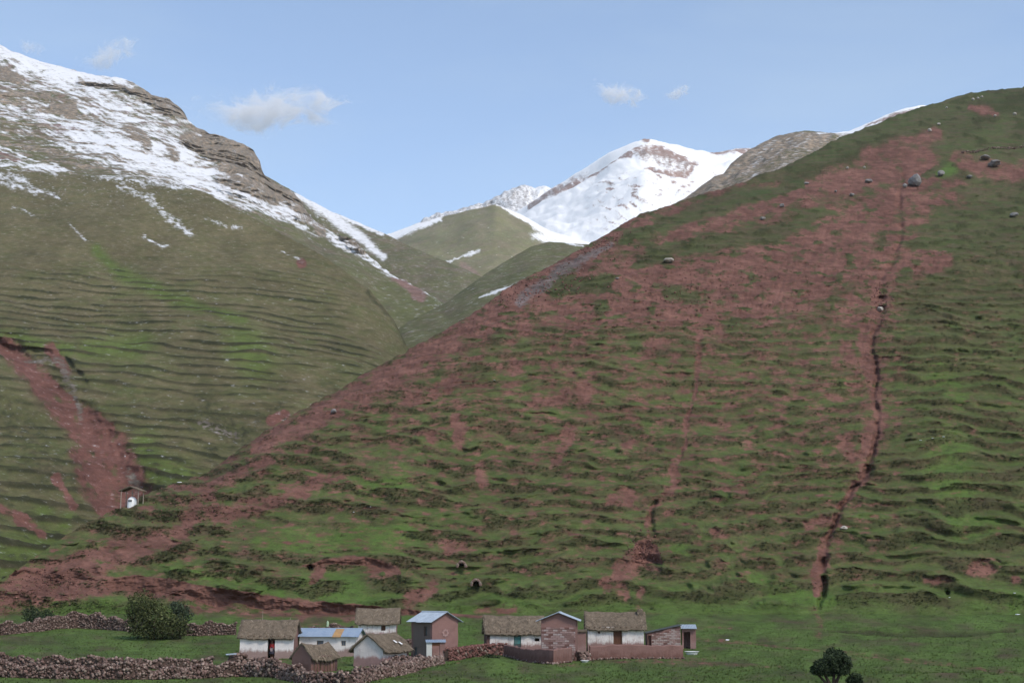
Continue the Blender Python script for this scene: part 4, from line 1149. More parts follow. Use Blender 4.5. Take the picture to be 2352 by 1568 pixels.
# 6 two-storey house, zinc roof
w, d, h, ri = 3.0, 3.3, 3.45, 0.75
r, s = house_root("two_storey_house", "tall red adobe house with grey zinc roof and a pale ring on its gable", 1085, 1607, d, deg(40))
shell(r, w, d, h, ri, 'y', [M_PINK, M_EARTH, M_EARTH, M_SHADEW], [], holes_left=[(.35, .85, 2.05, 2.95), (-1.2, -.7, 0.0, 1.0)], seed=6)
floor_slab(r, w, d)
gable_sheets(r, w, d, h, ri, 'y', .42, .32, M_ROOF, .08)
wv = window(r, .35, .85, 2.05, 2.95, 0, M_WOOD, M_GREYB, 0); wv.location = (-w / 2 + .12, 0, 0); wv.rotation_euler = (0, 0, deg(-90))
dl = door_leaf(r, -1.2, -.7, 0, 1.0, 0, M_GREYB, 2); dl.location = (-w / 2 + .14, 0, 0); dl.rotation_euler = (0, 0, deg(-90))
def ring(root, cx, cz, r0, r1, y, mat, n=22, petals=0, name="painted_emblem"):
    mb = MB(); vs_ = []
    for k in range(n):
        a = 6.2832 * k / n
        ra = r1 * (1 + (.16 * math.cos(a * petals) if petals else 0)) * (1 + .06 * math.sin(k * 2.3))
        rb = r0 * (1 + .1 * math.sin(k * 1.7))
        for rr in (rb, ra):
            vs_.append((cx + rr * math.cos(a), y, cz + rr * math.sin(a)))
    vs_ += [(a, y + .03, c) for a, b, c in vs_]
    o = 2 * n
    fs = []
    for k in range(n):
        j = (k + 1) % n
        fs += [(2 * k, 2 * k + 1, 2 * j + 1, 2 * j), (2 * k + 1, o + 2 * k + 1, o + 2 * j + 1, 2 * j + 1), (2 * k, 2 * j, o + 2 * j, o + 2 * k)]
    mb.add(vs_, fs)
    return mb.build(name, mat, root)
ring(r, 0.0, 2.35, .16, .36, -d / 2 - .055, M_LIME, 24, 8)
# 6b gatehouse
r, s = house_root("gateway", "small cement gateway with a blue tin lid in front of the tall red house", 1063, 1612, .9, deg(6), "gateway")
hw_ = .84
jitter(MB().box(-hw_, -.36, -.35, .35, -.5, 1.62), .02, .5).build("pillar", M_CEMENT, r)
jitter(MB().box(.36, hw_, -.35, .35, -.5, 1.62), .02, .5).build("pillar", M_PINK, r)
MB().box(-.36, .36, -.345, .345, 1.32, 1.60).build("lintel", M_DOORB, r)
sheet_roof(r, (-hw_ - .08, .55, 1.86), (2 * hw_ + .16, 0, 0), (0, -1.05, -.20), 2, 0, M_ROOFB)

# 7 long thatched house with turquoise door
w, d, h, ri = 5.7, 3.8, 2.05, 1.4
r, s = house_root("thatched_house", "long white thatched house with a turquoise door behind the curved adobe wall", 1258, 1594, d, deg(5))
dx0, dx1 = -.18, .56
shell(r, w, d, h, ri, 'x', [M_WHITE2, M_EARTH, M_EARTH, M_SHADEE], [(dx0, dx1, 0, 1.72), (1.9, 2.35, 1.1, 1.4)], full='side', seed=7)
floor_slab(r, w, d)
dl = door_leaf(r, dx0 + .05, dx1 - .05, .0, 1.66, -d / 2 + .1, M_GREYB, 3)
MB().box(dx0 + .09, dx1 - .09, -d / 2 + .062, -d / 2 + .072, .85, 1.6).build("painted_panel", M_TURQ, dl)
door_frame(r, dx0, dx1, 1.72, -d / 2 + .03, M_TURQ, .05)
thatch_roof(r, w, d, h, ri, 'x', .28, .22, .14, 7, .06, 1.0, None, .05, .85)
eave_poles(r, w, -d / 2 - .22, -d / 2 + .4, h - .02, 10)

# 8 two-storey gabled house
w, d, h, ri = 3.2, 3.6, 3.65, 0.62
r, s = house_root("two_storey_house", "tall gabled pink brick house with pale zinc roof and faded painted emblems", 1363, 1611, d, deg(-5))
f = shell(r, w, d, h, ri, 'y', [M_PINK, M_EARTH, M_EARTH, M_EARTH], [], seed=8)
gable_sheets(r, w, d, h, ri, 'y', .42, .35, M_ROOF, .08)
emb = [(-.0, 2.05, .42), (-1.2, 1.15, .32), (1.15, 1.2, .34), (-1.2, .75, .3), (1.15, .8, .3), (.25, .35, .4)]
brick_face(f, M_BRICKS, -w / 2 + .06, w / 2 - .06, lambda c, z: ((c, -d / 2 - .035, z), 0), .15, 3.0, None, lambda c, z: any(math.hypot(c - a, z - b) < q for a, b, q in emb), weights=(5, 3, 1.2, 1))
brick_face(f, [M_BRICKS[2], M_BRICKS[1], M_BRICKS[2], M_BRICKS[1]], -w / 2 + .06, w / 2 - .06, lambda c, z: ((c, -d / 2 - .035, z), 0), .15, 3.0, None, lambda c, z: not any(math.hypot(c - a, z - b) < q for a, b, q in emb))
for q in (-1.1, -.5, .5, 1.1):
    pole(r, (q, -d / 2 - .25, h + ri - .06 - abs(q) * ri / (w / 2)), (q, -d / 2 + .4, h + ri - .06 - abs(q) * ri / (w / 2)), .045, "purlin")

# 9 right thatched house
w, d, h, ri = 5.6, 3.8, 2.35, 1.35
r, s = house_root("thatched_house", "white thatched house with a plain brown wooden door beside the brick shed", 1504, 1590, d, deg(-1))
dx0, dx1 = -.25, .62
shell(r, w, d, h, ri, 'x', [M_WHITE2, M_EARTH, M_EARTH, M_SHADEE], [(dx0, dx1, .35, 2.05), (-1.8, -1.55, 1.7, 2.05)], seed=9)
floor_slab(r, w, d)
door_leaf(r, dx0 + .06, dx1 - .06, .35, 2.0, -d / 2 + .12, M_DOORB, 4)
door_frame(r, dx0, dx1, 2.05, -d / 2 + .04, M_WOOD, .06)
thatch_roof(r, w, d, h, ri, 'x', .28, .28, .14, 9, .10, 1.0, None, .05, .8)
eave_poles(r, w, -d / 2 - .22, -d / 2 + .4, h - .02, 11)
tw_ = jitter(MB().box(2.3, 2.85, -.5, .5, h + ri - .35, h + ri + .38), .12, .5); tw_.build("thatch_bundle", M_THATCH, r)
def bq(u, v): return (2.3 + .55 * u, -.55, h + ri + .42 - .75 * v)
straw_mesh(r, [(bq, 1)], 160, "loose_straw", (.15, .35), .12)

# passage between 8 and 9
r, s = house_root("lean_to", "narrow pink adobe lean-to squeezed between the tall gabled house and thatched house", 1421, 1596, 1.6, deg(0), "shed")
jitter(MB().box(-.42, .42, -.8, .8, -.4, 2.05), .03, .6).build("wall", M_PINK, r)
jitter(MB().box(-.5, .5, -.95, .9, 2.06, 2.24), .05, .4).build("roof", M_THATCH, r)

# 10 pink brick shed and 11 outhouse
w, d, h = 3.4, 2.8, 1.5
r, s = house_root("brick_shed", "lime-washed pink brick shed with a one-way sloping roof", 1622, 1584, d, deg(0), "shed")
rr = .75
topf = lambda q: h + rr * (q + w / 2) / w
f = wall_panel(r, "front_wall", M_PINK, -w / 2, w / 2, lambda q, n, z: (q, -d / 2 - n, z), .3, h, lambda q: topf(q), [(-w / 2 + .04, -w / 2 + .36, 0, 1.35)], seed=10)
wall_panel(r, "side_wall", M_EARTH, -d / 2 + .3, d / 2 - .3, lambda q, n, z: (w / 2 + n, q, z), .3, h + rr - .02, None, seed=10)
wall_panel(r, "side_wall", M_EARTH, -d / 2 + .3, d / 2 - .3, lambda q, n, z: (-w / 2 - n, -q, z), .3, h - .02, None, seed=10)
wall_panel(r, "back_wall", M_EARTH, -w / 2, w / 2, lambda q, n, z: (-q, d / 2 + n, z), .3, h, lambda q: topf(-q), seed=10)
brick_face(f, M_BRICKS, -w / 2 + .42, w / 2 - .03, lambda c, z: ((c, -d / 2 - .035, z), 0), .1, h + rr, lambda c: topf(c - .2) - .04, None, .4, .17, .02, (3, 3, 4, 1))
sheet_roof(r, (-w / 2 - .15, d / 2 + .2, h + .08), (w + .25, 0, rr + .06), (0, -d - .35, 0), 4, 0, M_GREYB, .04, .012)
r, s = house_root("outhouse", "narrow pink outhouse with blue tin lid and black doorway", 1684, 1584, 1.4, deg(-4), "outhouse")
w, d = 1.42, 1.5
wall_panel(r, "front_wall", M_PINK, -w / 2, w / 2, lambda q, n, z: (q, -d / 2 - n, z), .18, 2.0, None, [(-.58, .14, 0, 1.72)], seed=11)
wall_panel(r, "side_wall", M_PINK, -d / 2 + .18, d / 2 - .18, lambda q, n, z: (w / 2 + n, q, z), .18, 2.0, None, seed=11)
wall_panel(r, "side_wall", M_PINK, -d / 2 + .18, d / 2 - .18, lambda q, n, z: (-w / 2 - n, -q, z), .18, 2.0, None, seed=11)
wall_panel(r, "back_wall", M_PINK, -w / 2, w / 2, lambda q, n, z: (-q, d / 2 + n, z), .18, 2.0, None, seed=11)
sheet_roof(r, (-w / 2 - .1, d / 2 + .25, 2.42), (w + .2, 0, 0), (0, -d - .55, -.36), 2, 0, M_ROOF)
MB().box(-w / 2 + .02, w / 2 - .02, d / 2 - .17, d / 2 - .02, 1.98, 2.33).build("roof_beam", M_WOOD, r)

# ------------------------------------------------------------------ stones and walls
def rock_mesh(seed, n=1):
    bm = bmesh.new()
    bmesh.ops.create_icosphere(bm, subdivisions=n, radius=1.0)
    rr_ = random.Random(seed)
    ax = [Vector((rr_.gauss(0, 1), rr_.gauss(0, 1), rr_.gauss(0, 1))).normalized() for _ in range(6)]
    lim = [rr_.uniform(.62, .95) for _ in range(6)]
    for v_ in bm.verts:
        for a, l in zip(ax, lim):
            q = v_.co.dot(a)
            if q > l: v_.co -= a * (q - l)
        v_.co *= 1 + rr_.uniform(-.07, .07)
    vs_ = np.array([v_.co[:] for v_ in bm.verts]); fs = np.array([[v_.index for v_ in f.verts] for f in bm.faces])
    bm.free()
    return vs_, fs
ROCKS = [rock_mesh(k, 1) for k in range(10)]
PEBS = []
for k in range(10):
    bm_ = bmesh.new(); bmesh.ops.create_icosphere(bm_, subdivisions=1, radius=1.0)
    bm_.free()
    v_, f_ = ROCKS[k]
    PEBS.append((v_[:12] * 1.08, None))
_bm = bmesh.new(); bmesh.ops.create_cube(_bm, size=1.5); _bm.verts.ensure_lookup_table()
CUBE_V = np.array([v_.co[:] for v_ in _bm.verts]); CUBE_F = np.array([[v_.index for v_ in f.verts] for f in _bm.faces]); _bm.free()

def scatter_mesh(name, items, mat, parent=None, kind="stuff", smooth=False):
    """items: list of (verts Nx3, faces Mxk, tint) joined into one mesh"""
    V, F, T = [], [], []
    o = 0
    for v_, f_, t_ in items:
        V.append(v_); F.append(f_ + o); T.append(np.repeat(np.array([[t_[0], t_[1], 0, 1.]]), len(v_), 0)); o += len(v_)
    V = np.concatenate(V); F = np.concatenate(F); T = np.concatenate(T)
    k = F.shape[1]
    me = bpy.data.meshes.new(name)
    me.vertices.add(len(V)); me.vertices.foreach_set("co", V.reshape(-1).astype(np.float32))
    me.loops.add(F.size); me.loops.foreach_set("vertex_index", F.reshape(-1).astype(np.int32))
    me.polygons.add(len(F)); me.polygons.foreach_set("loop_start", np.arange(0, F.size, k, dtype=np.int32))
    me.update(calc_edges=True)
    at = me.attributes.new("tint", 'FLOAT_COLOR', 'POINT'); at.data.foreach_set("color", T.reshape(-1).astype(np.float32))
    me.materials.append(mat)
    ob = bpy.data.objects.new(name, me); C.objects.link(ob)
    if parent: ob.parent = parent
    if kind: ob["kind"] = kind
    return ob
nr = np.random.RandomState(3)
def rot_rand():
    q = nr.randn(4); q /= np.linalg.norm(q)
    w_, x, y, z = q
    return np.array([[1 - 2 * (y * y + z * z), 2 * (x * y - z * w_), 2 * (x * z + y * w_)], [2 * (x * y + z * w_), 1 - 2 * (x * x + z * z), 2 * (y * z - x * w_)], [2 * (x * z - y * w_), 2 * (y * z + x * w_), 1 - 2 * (x * x + y * y)]])
def small_stone(c, size):
    v_ = CUBE_V * (1 + nr.uniform(-.28, .28, CUBE_V.shape))
    v_ = (v_ * np.array([1.0, .8, .72]) * size * .55) @ rot_rand().T + c
    return (v_, CUBE_F, (nr.rand() ** 1.9, nr.rand()))
STONE_ME = []
M_WSTONE = [m_two('wall_stone_' + n_, a, b, 3) for n_, a, b in (('rose', (.22, .14, .12), (.15, .095, .085)), ('tan', (.25, .20, .165), (.17, .13, .11)), ('brown', (.14, .09, .078), (.19, .13, .115)))]
for k in range(6):
    me_ = bpy.data.meshes.new("stone"); v_, f_ = ROCKS[k]
    me_.from_pydata([tuple(q) for q in v_], [], [tuple(int(i) for i in q) for q in f_]); me_.materials.append(M_WSTONE[k % 3])
    STONE_ME.append(me_)
def stone_wall(label, path, height, thick=.55, size=(.16, .34), density=1.0, singles=26, mat=None, ragged=.6, name="stone_wall", seed=0, cat="stone wall"):
    """path: photo pixels of the wall foot; height in metres (number or list)"""
    P = [ground_at(*p) if len(p) == 2 else Vector(p) for p in path]
    hs_ = height if isinstance(height, (list, tuple)) else [height] * len(P)
    root = thing(name, label, cat, P[0])
    segs = [(P[i], P[i + 1], hs_[i], hs_[i + 1]) for i in range(len(P) - 1)]
    items = []
    # core
    cs, cf = [], []
    run = 0.0
    core = MB()
    for a, b, h0, h1 in segs:
        L = (b - a).length
        dirv = (b - a).normalized(); nv = Vector((-dirv.y, dirv.x, 0)).normalized()
        m = max(2, int(L / .6))
        ring_ = []
        for i in range(m + 1):
            t = i / m; p = a.lerp(b, t); z = zground(p.x, p.y)
            hh = (h0 + (h1 - h0) * t) * (1 + ragged * n3((run + t * L) / 1.7, seed, 0)) - .1
            ring_.append((p, z, hh))
        for i in range(m):
            vs_ = []
            for p, z, hh in (ring_[i], ring_[i + 1]):
                for sd in (-1, 1):
                    vs_.append((p.x + nv.x * sd * thick * .42 - P[0].x, p.y + nv.y * sd * thick * .42 - P[0].y, z - .5 - P[0].z))
                    vs_.append((p.x + nv.x * sd * thick * .30 - P[0].x, p.y + nv.y * sd * thick * .30 - P[0].y, z + max(hh, .1) - P[0].z))
            core.add(vs_, [(0, 1, 5, 4), (2, 6, 7, 3), (1, 3, 7, 5), (0, 2, 3, 1), (4, 5, 7, 6)])
        n_ = int(L * (h0 + h1) / 2 * 2 * 24 * density + L * 10)
        for i in range(n_):
            t = nr.rand(); p = a.lerp(b, t); z = zground(p.x, p.y)
            hh = max(.12, (h0 + (h1 - h0) * t) * (1 + ragged * n3((run + t * L) / 1.7, seed, 0)))
            sz = nr.uniform(*size) * (1.25 if nr.rand() < .1 else 1)
            q = nr.rand()
            fr_ = nr.rand()
            zc = z + fr_ * hh
            side = (1 if q < .4 else -1)
            if q > .82: zc = z + hh; off = nr.uniform(-.35, .35) * thick
            else: off = side * thick * (.46 - .12 * fr_)
            c = np.array([p.x + nv.x * off - P[0].x, p.y + nv.y * off - P[0].y, zc - P[0].z])
            items.append(small_stone(c, sz))
        run += L
    core.build("wall_core", M_CORE, root)
    scatter_mesh("stones", items, mat or M_STONE, root)
    for i in range(singles):
        a, b, h0, h1 = segs[nr.randint(len(segs))]
        t = nr.rand(); p = a.lerp(b, t)
        dirv = (b - a).normalized(); nv = Vector((-dirv.y, dirv.x, 0)).normalized()
        if nv.y > 0: nv = -nv
        hh = h0 + (h1 - h0) * t
        o = bpy.data.objects.new("stone", STONE_ME[nr.randint(6)]); C.objects.link(o); o.parent = root
        zc = zground(p.x, p.y) + nr.rand() * hh * .9
        o.location = (p.x + nv.x * thick * .48 - P[0].x, p.y + nv.y * thick * .48 - P[0].y, zc - P[0].z)
        sc = nr.uniform(.10, .19); o.scale = (sc * 1.2, sc, sc * .85); o.rotation_euler = tuple(nr.uniform(0, 6, 3))
    return root
stone_wall("long dry-stone wall of mixed stones running along the lower edge of the green yard", [(-160, 1652), (0, 1654), (150, 1656), (300, 1657), (450, 1654), (600, 1650), (690, 1656)],
           [.95, 1.05, .75, 1.0, .7, 1.05, .9], .8, (.10, .26), 2.0, 60, seed=1)
stone_wall("low stone row half sunk in the grass just behind the long yard wall", [(-160, 1630), (0, 1628), (150, 1630), (330, 1632), (520, 1628)], [.9, .9, .85, .8, .7], .6, (.14, .3), .8, 16, seed=2)
stone_wall("rubble stone wall bending past the crumbling hut up to the gateway", [(690, 1658), (760, 1668), (850, 1672), (930, 1656), (1010, 1636), (1075, 1618)], [.9, .7, .7, .8, .8, .6], .9, (.11, .28), 1.7, 40, seed=3)
stone_wall("dry-stone wall beyond the bushes below the red earth bank", [(-160, 1556), (0, 1549), (60, 1544), (130, 1535), (190, 1531), (240, 1533), (310, 1540), (400, 1546), (480, 1550), (575, 1548)],
           [1.2, 1.25, 1.2, 1.5, 1.75, 1.6, 1.25, 1.2, 1.35, 1.25], .6, (.11, .27), 1.4, 40, seed=4)
stone_wall("stone wall showing above the blue roof behind it", [(690, 1556), (760, 1554), (860, 1551)], [1.0, 1.05, 1.0], .55, (.15, .3), .9, 10, seed=5)
stone_wall("dark red stone wall joining the gateway to the curved adobe wall", [(1088, 1612), (1130, 1606), (1180, 1600), (1236, 1597)], [1.05, 1.0, 1.0, 1.05], .5, (.14, .32), 1.1, 24, M_STONED, .08, seed=6)
stone_wall("jumbled stones heaped between thatched house and stone wall in the yard", [(565, 1632), (610, 1628), (650, 1630), (700, 1634)], [1.0, .8, .6, .5], 1.2, (.16, .38), 1.0, 14, None, .5, "stone_heap", 7, "stone heap")
stone_wall("pile of pale stones at the corner of the tall gabled house", [(1413, 1613), (1438, 1612)], [.85, .7], .7, (.16, .34), 1.6, 6, None, .4, "stone_heap", 8, "stone heap")
stone_wall("stones and weeds heaped below the gabled thatched house", [(945, 1627), (985, 1622), (1030, 1620)], [.6, .7, .5], 1.0, (.14, .32), 1.0, 8, None, .5, "stone_heap", 9, "stone heap")
stone_wall("short stone stub between the gabled thatched house and the tall red house", [(975, 1590), (1002, 1588)], [1.3, 1.1], .6, (.15, .3), 1.0, 6, None, .3, "stone_heap", 10, "stone heap")

def adobe_wall(label, path, height, thick=.38, mat=None, seed=0):
    P = [ground_at(*p) for p in path]
    root = thing("adobe_wall", label, "wall", P[0])
    mb = MB(); pts = []
    for i in range(len(P) - 1):
        L = (P[i + 1] - P[i]).length; m = max(2, int(L / .3))
        for k in range(m + (i == len(P) - 2)):
            t = k / m
            pts.append((P[i].lerp(P[i + 1], t), height[i] + (height[i + 1] - height[i]) * t))
    rings = []
    for i, (p, hh) in enumerate(pts):
        dv = (pts[min(i + 1, len(pts) - 1)][0] - pts[max(i - 1, 0)][0]).normalized(); nv = Vector((-dv.y, dv.x, 0)).normalized()
        z = zground(p.x, p.y); hh *= 1 + .09 * n3(i * .35, seed, 0)
        row = []
        for off, zz in ((-.5, -.5), (-.5, .0), (-.48, hh * .33), (-.47, hh * .66), (-.44, hh * .96), (-.2, hh + .03), (.2, hh + .03), (.44, hh * .96), (.47, hh * .5), (.5, -.5)):
            row.append((p.x + nv.x * off * thick - P[0].x, p.y + nv.y * off * thick - P[0].y, z + zz - P[0].z))
        rings.append(row)
    k = 10
    fs = [(i * k + j, (i + 1) * k + j, (i + 1) * k + j + 1, i * k + j + 1) for i in range(len(rings) - 1) for j in range(k - 1)]
    fs += [tuple(range(k)), tuple((len(rings) - 1) * k + j for j in range(k))[::-1]]
    mb.add([q for rw in rings for q in rw], fs)
    jitter(mb, .05, .7, seed)
    wl = mb.build("wall", mat or M_EARTH, root)
    items = []
    for p, hh in pts:
        for _ in range(3):
            z = zground(p.x, p.y)
            items.append(small_stone(np.array([p.x + nr.uniform(-.2, .2) - P[0].x, p.y - thick * .6 + nr.uniform(-.1, .05) - P[0].y, z + nr.uniform(0, .12) - P[0].z]), nr.uniform(.12, .28)))
    scatter_mesh("footing_stones", items, M_STONE, root)
    return root
adobe_wall("curved pink adobe wall in front of the house with the turquoise door", [(1234, 1600), (1270, 1609), (1315, 1619), (1350, 1622), (1388, 1616), (1396, 1606)], [1.0, 1.12, 1.2, 1.25, 1.25, 1.2], seed=21)
adobe_wall("straight brown adobe wall below the thatched house and brick shed", [(1439, 1610), (1520, 1609), (1600, 1608), (1666, 1607)], [1.25, 1.28, 1.2, 1.22], seed=22)

# ------------------------------------------------------------------ small things in the yard
def basin(px, py, rx, ry, hh, label):
    g, s = base(px, py)
    r_ = thing("basin", label, "basin", (g.x, g.y, zground(g.x, g.y)))
    mb = MB().lathe([(.70, 0), (.86, hh * .5), (.98, hh * .95), (1.05, hh), (1.0, hh + .01), (.90, hh * .9), (.78, hh * .45), (.6, .06), (.0001, .06)], 26)
    mb.v = [(a * rx, b * ry, c) for a, b, c in mb.v]
    mb.build("bowl", M_ENAMEL, r_, True)
    m2 = MB().lathe([(1.05, hh - .012), (1.10, hh), (1.05, hh + .014)], 26); m2.v = [(a * rx, b * ry, c) for a, b, c in m2.v]
    m2.build("rim", M_ENAMEL, r_, True)
basin(1689, 1596, .68, .5, .32, "large white tub on the grass before the outhouse")
basin(1428, 1618, .37, .3, .16, "small white bowl at the foot of the pale stone pile")
g, s = base(798, 1553)
cl = MB().lathe([(.10, 0), (.13, .15), (.10, .34), (.14, .5), (.05, .66), (.0001, .7)], 10)
jitter(cl, .06, .3, 3)
o = cl.build("plastic_jug", m_two("pale_green_plastic", (.40, .52, .36), (.34, .44, .30), 3, .5), None, True); o.location = (g.x, g.y, zground(g.x, g.y) + 1.05)
tag(o, "pale green plastic jug on the stone wall behind the blue roof", "jug")
g, s = base(598, 1600)
o = jitter(MB().lathe([(.5, 0), (.62, .2), (.5, .42), (.25, .55), (.0001, .6)], 14), .14, .5, 5).build("straw_heap", M_STRAWH if 'M_STRAWH' in globals() else m_two("yellow_straw_heap", (.30, .24, .10), (.16, .11, .07), 5), None, True)
o.location = (g.x, g.y - 1.6, zground(g.x, g.y - 1.6)); tag(o, "small yellow straw heap before the white wall with the open doorway", "heap")
def slab(px, py, ln, wd, mat, label, name, cat, z=.0, yaw=0.2):
    g, s = base(px, py)
    mb = MB().box(-ln / 2, ln / 2, -wd / 2, wd / 2, 0, .05); jitter(mb, .02, .4)
    o = mb.build(name, mat); o.location = (g.x, g.y, zground(g.x, g.y) + z); o.rotation_euler = (deg(8), deg(-3), yaw)
    return tag(o, label, cat)
slab(562, 1632, .85, .3, M_ROOF, "pale metal scrap lying on the heaped stones", "metal_scrap", "scrap", 1.2)

# person in the doorway
def skin_mesh(name, joints, edges, mat, parent=None, sub=2):
    me = bpy.data.meshes.new(name); me.from_pydata([j[0] for j in joints], edges, [])
    ob = bpy.data.objects.new(name, me); C.objects.link(ob)
    sk = ob.modifiers.new("skin", 'SKIN'); sk.use_smooth_shade = True
    for i, j in enumerate(joints):
        me.skin_vertices[0].data[i].radius = (j[1], j[1] * (j[2] if len(j) > 2 else 1))
        me.skin_vertices[0].data[i].use_root = (i == 0)
    su = ob.modifiers.new("sub", 'SUBSURF'); su.levels = sub; su.render_levels = sub
    me.materials.append(mat)
    if parent: ob.parent = parent
    return ob
M_SKIN = m_two("skin", (.22, .12, .085), (.20, .11, .08), 4); M_RED = m_two("red_wool", (.34, .035, .035), (.26, .03, .03), 9)
M_SKIRT = m_two("dark_skirt", (.03, .03, .045), (.05, .045, .06), 6); M_HAIR = m_two("black_hair", (.012, .01, .01), (.02, .016, .014), 8)
M_APRON = m_two("grey_pink_apron", (.32, .25, .25), (.26, .20, .20), 6)
loc, dd_, a0, a1 = H1D
pr = thing("person", "person in a red top and dark skirt leaning in the open doorway", "person", (loc.x + (a0 + a1) / 2 + .06, loc.y - dd_ / 2 + .16, loc.z + .02), deg(-8))
J = [((0, 0, .88), .12, .8), ((0, 0, 1.05), .115, .75), ((0, .01, 1.24), .13, .7), ((0, .01, 1.34), .06), ((0, -.01, 1.43), .062), ((0, -.02, 1.50), .085, 1.1), ((0, -.01, 1.58), .07),
     ((.15, .01, 1.28), .05), ((.19, 0, 1.05), .042), ((.16, -.12, .88), .034), ((.14, -.17, .85), .03), ((-.15, .01, 1.28), .05), ((-.19, .02, 1.05), .042), ((-.19, -.04, .84), .034), ((-.19, -.05, .78), .03),
     ((.08, 0, .80), .085), ((.085, -.01, .45), .06), ((.085, .02, .09), .042), ((.09, -.1, .04), .036), ((-.08, 0, .80), .085), ((-.085, -.01, .45), .06), ((-.085, .02, .09), .042), ((-.09, -.1, .04), .036)]
E = [(0, 1), (1, 2), (2, 3), (3, 4), (4, 5), (5, 6), (2, 7), (7, 8), (8, 9), (9, 10), (2, 11), (11, 12), (12, 13), (13, 14), (0, 15), (15, 16), (16, 17), (17, 18), (0, 19), (19, 20), (20, 21), (21, 22)]
skin_mesh("body", J, E, M_SKIN, pr)
T = [(q[0], q[1] + .018, *(q[2:])) for q in J]
skin_mesh("sweater", [T[0], T[1], T[2], (T[3][0], .07), T[7], T[8], T[9], T[11], T[12], T[13]], [(0, 1), (1, 2), (2, 3), (2, 4), (4, 5), (5, 6), (2, 7), (7, 8), (8, 9)], M_RED, pr)
sk_ = MB().lathe([(.14, .98), (.18, .90), (.22, .7), (.26, .45), (.28, .32), (.26, .33), (.2, .7), (.13, .97)], 20); sk_.v = [(a * 1.0 + .02 * math.sin(c * 9), b * .8, c) for a, b, c in sk_.v]
sk_.build("skirt", M_SKIRT, pr, True)
MB().add([(-.10, -.20, .62), (.10, -.20, .62), (.12, -.17, .9), (-.12, -.17, .9), (-.10, -.185, .62), (.10, -.185, .62), (.12, -.155, .9), (-.12, -.155, .9)],
         [(0, 1, 2, 3), (7, 6, 5, 4), (0, 4, 5, 1), (1, 5, 6, 2), (2, 6, 7, 3), (3, 7, 4, 0)]).build("apron", M_APRON, pr)
hr = MB().lathe([(.0001, 1.64), (.06, 1.625), (.09, 1.57), (.098, 1.51), (.09, 1.44), (.06, 1.38)], 14); hr.v = [(a, b * 1.0 + .03, c) for a, b, c in hr.v]
hr.build("hair", M_HAIR, pr, True)
hd = MB()
for q in (-1, 1): hd.lathe([(.0001, .008), (.009, 0), (.0001, -.008)], 8, (q * .032, -.108, 1.515))
hd.build("eyes", M_HAIR, pr)
MB().add([(-.012, -.10, 1.49), (.012, -.10, 1.49), (0, -.125, 1.485), (0, -.104, 1.525)], [(0, 1, 2), (0, 2, 3), (1, 3, 2), (0, 3, 1)]).build("nose", M_SKIN, pr)
hands = MB()
for (hx, hy, hz_), sx in (((.14, -.18, .84), -1), ((-.19, -.055, .76), 1)):
    for k in range(4):
        b_ = Vector((hx + (k - 1.5) * .017, hy, hz_)); hands.tube([b_, b_ + Vector((0, -.012, -.035)), b_ + Vector((0, -.005, -.065 + abs(k - 1.4) * .006))], [.0085, .008, .006], 6)
    b_ = Vector((hx + sx * .028, hy, hz_ + .02)); hands.tube([b_, b_ + Vector((sx * .018, -.012, -.02)), b_ + Vector((sx * .016, -.016, -.04))], [.009, .008, .006], 6)
hands.build("fingers", M_SKIN, pr, True)

# wayside shrine on the spur
g = ground_at(322, 1252)
r = thing("wayside_shrine", "small white domed shrine under an open post shelter on the spur", "shrine", (g.x, g.y, g.z - .15), deg(-12))
for x_ in (-1.5, 1.5):
    for y_ in (-.9, .9): pole(r, (x_, y_, -.8), (x_, y_, 2.55), .085, "post", M_PALEWOOD)
for y_ in (-.9, .9):
    pole(r, (-1.75, y_, 2.5), (.0, y_, 3.15), .10, "rafter", M_PALEWOOD); pole(r, (1.75, y_, 2.5), (.0, y_, 3.15), .10, "rafter", M_PALEWOOD)
for sg in (-1, 1):
    mb = MB().add([(0, -1.15, 3.26), (0, 1.15, 3.26), (sg * 1.95, 1.15, 2.52), (sg * 1.95, -1.15, 2.52), (0, -1.15, 3.14), (0, 1.15, 3.14), (sg * 1.95, 1.15, 2.40), (sg * 1.95, -1.15, 2.40)],
                  [(0, 1, 2, 3), (7, 6, 5, 4), (0, 3, 7, 4), (1, 5, 6, 2), (2, 6, 7, 3), (0, 4, 5, 1)])
    jitter(mb, .05, .6); mb.build("roof_slope", M_THATCH, r)
MB().lathe([(.72, -.6), (.74, .2), (.72, .9), (.64, 1.2), (.45, 1.42), (.2, 1.54), (.0001, 1.56)], 20).build("dome", M_ENAMEL, r, True)
MB().box(-.32, .32, -.78, -.66, .75, 1.02).build("niche", M_GREYB, r)
MB().box(-.05, .05, -.05, .05, 1.5, 2.6).box(-.26, .26, -.04, .04, 2.05, 2.14).build("cross", M_PALEWOOD, r)

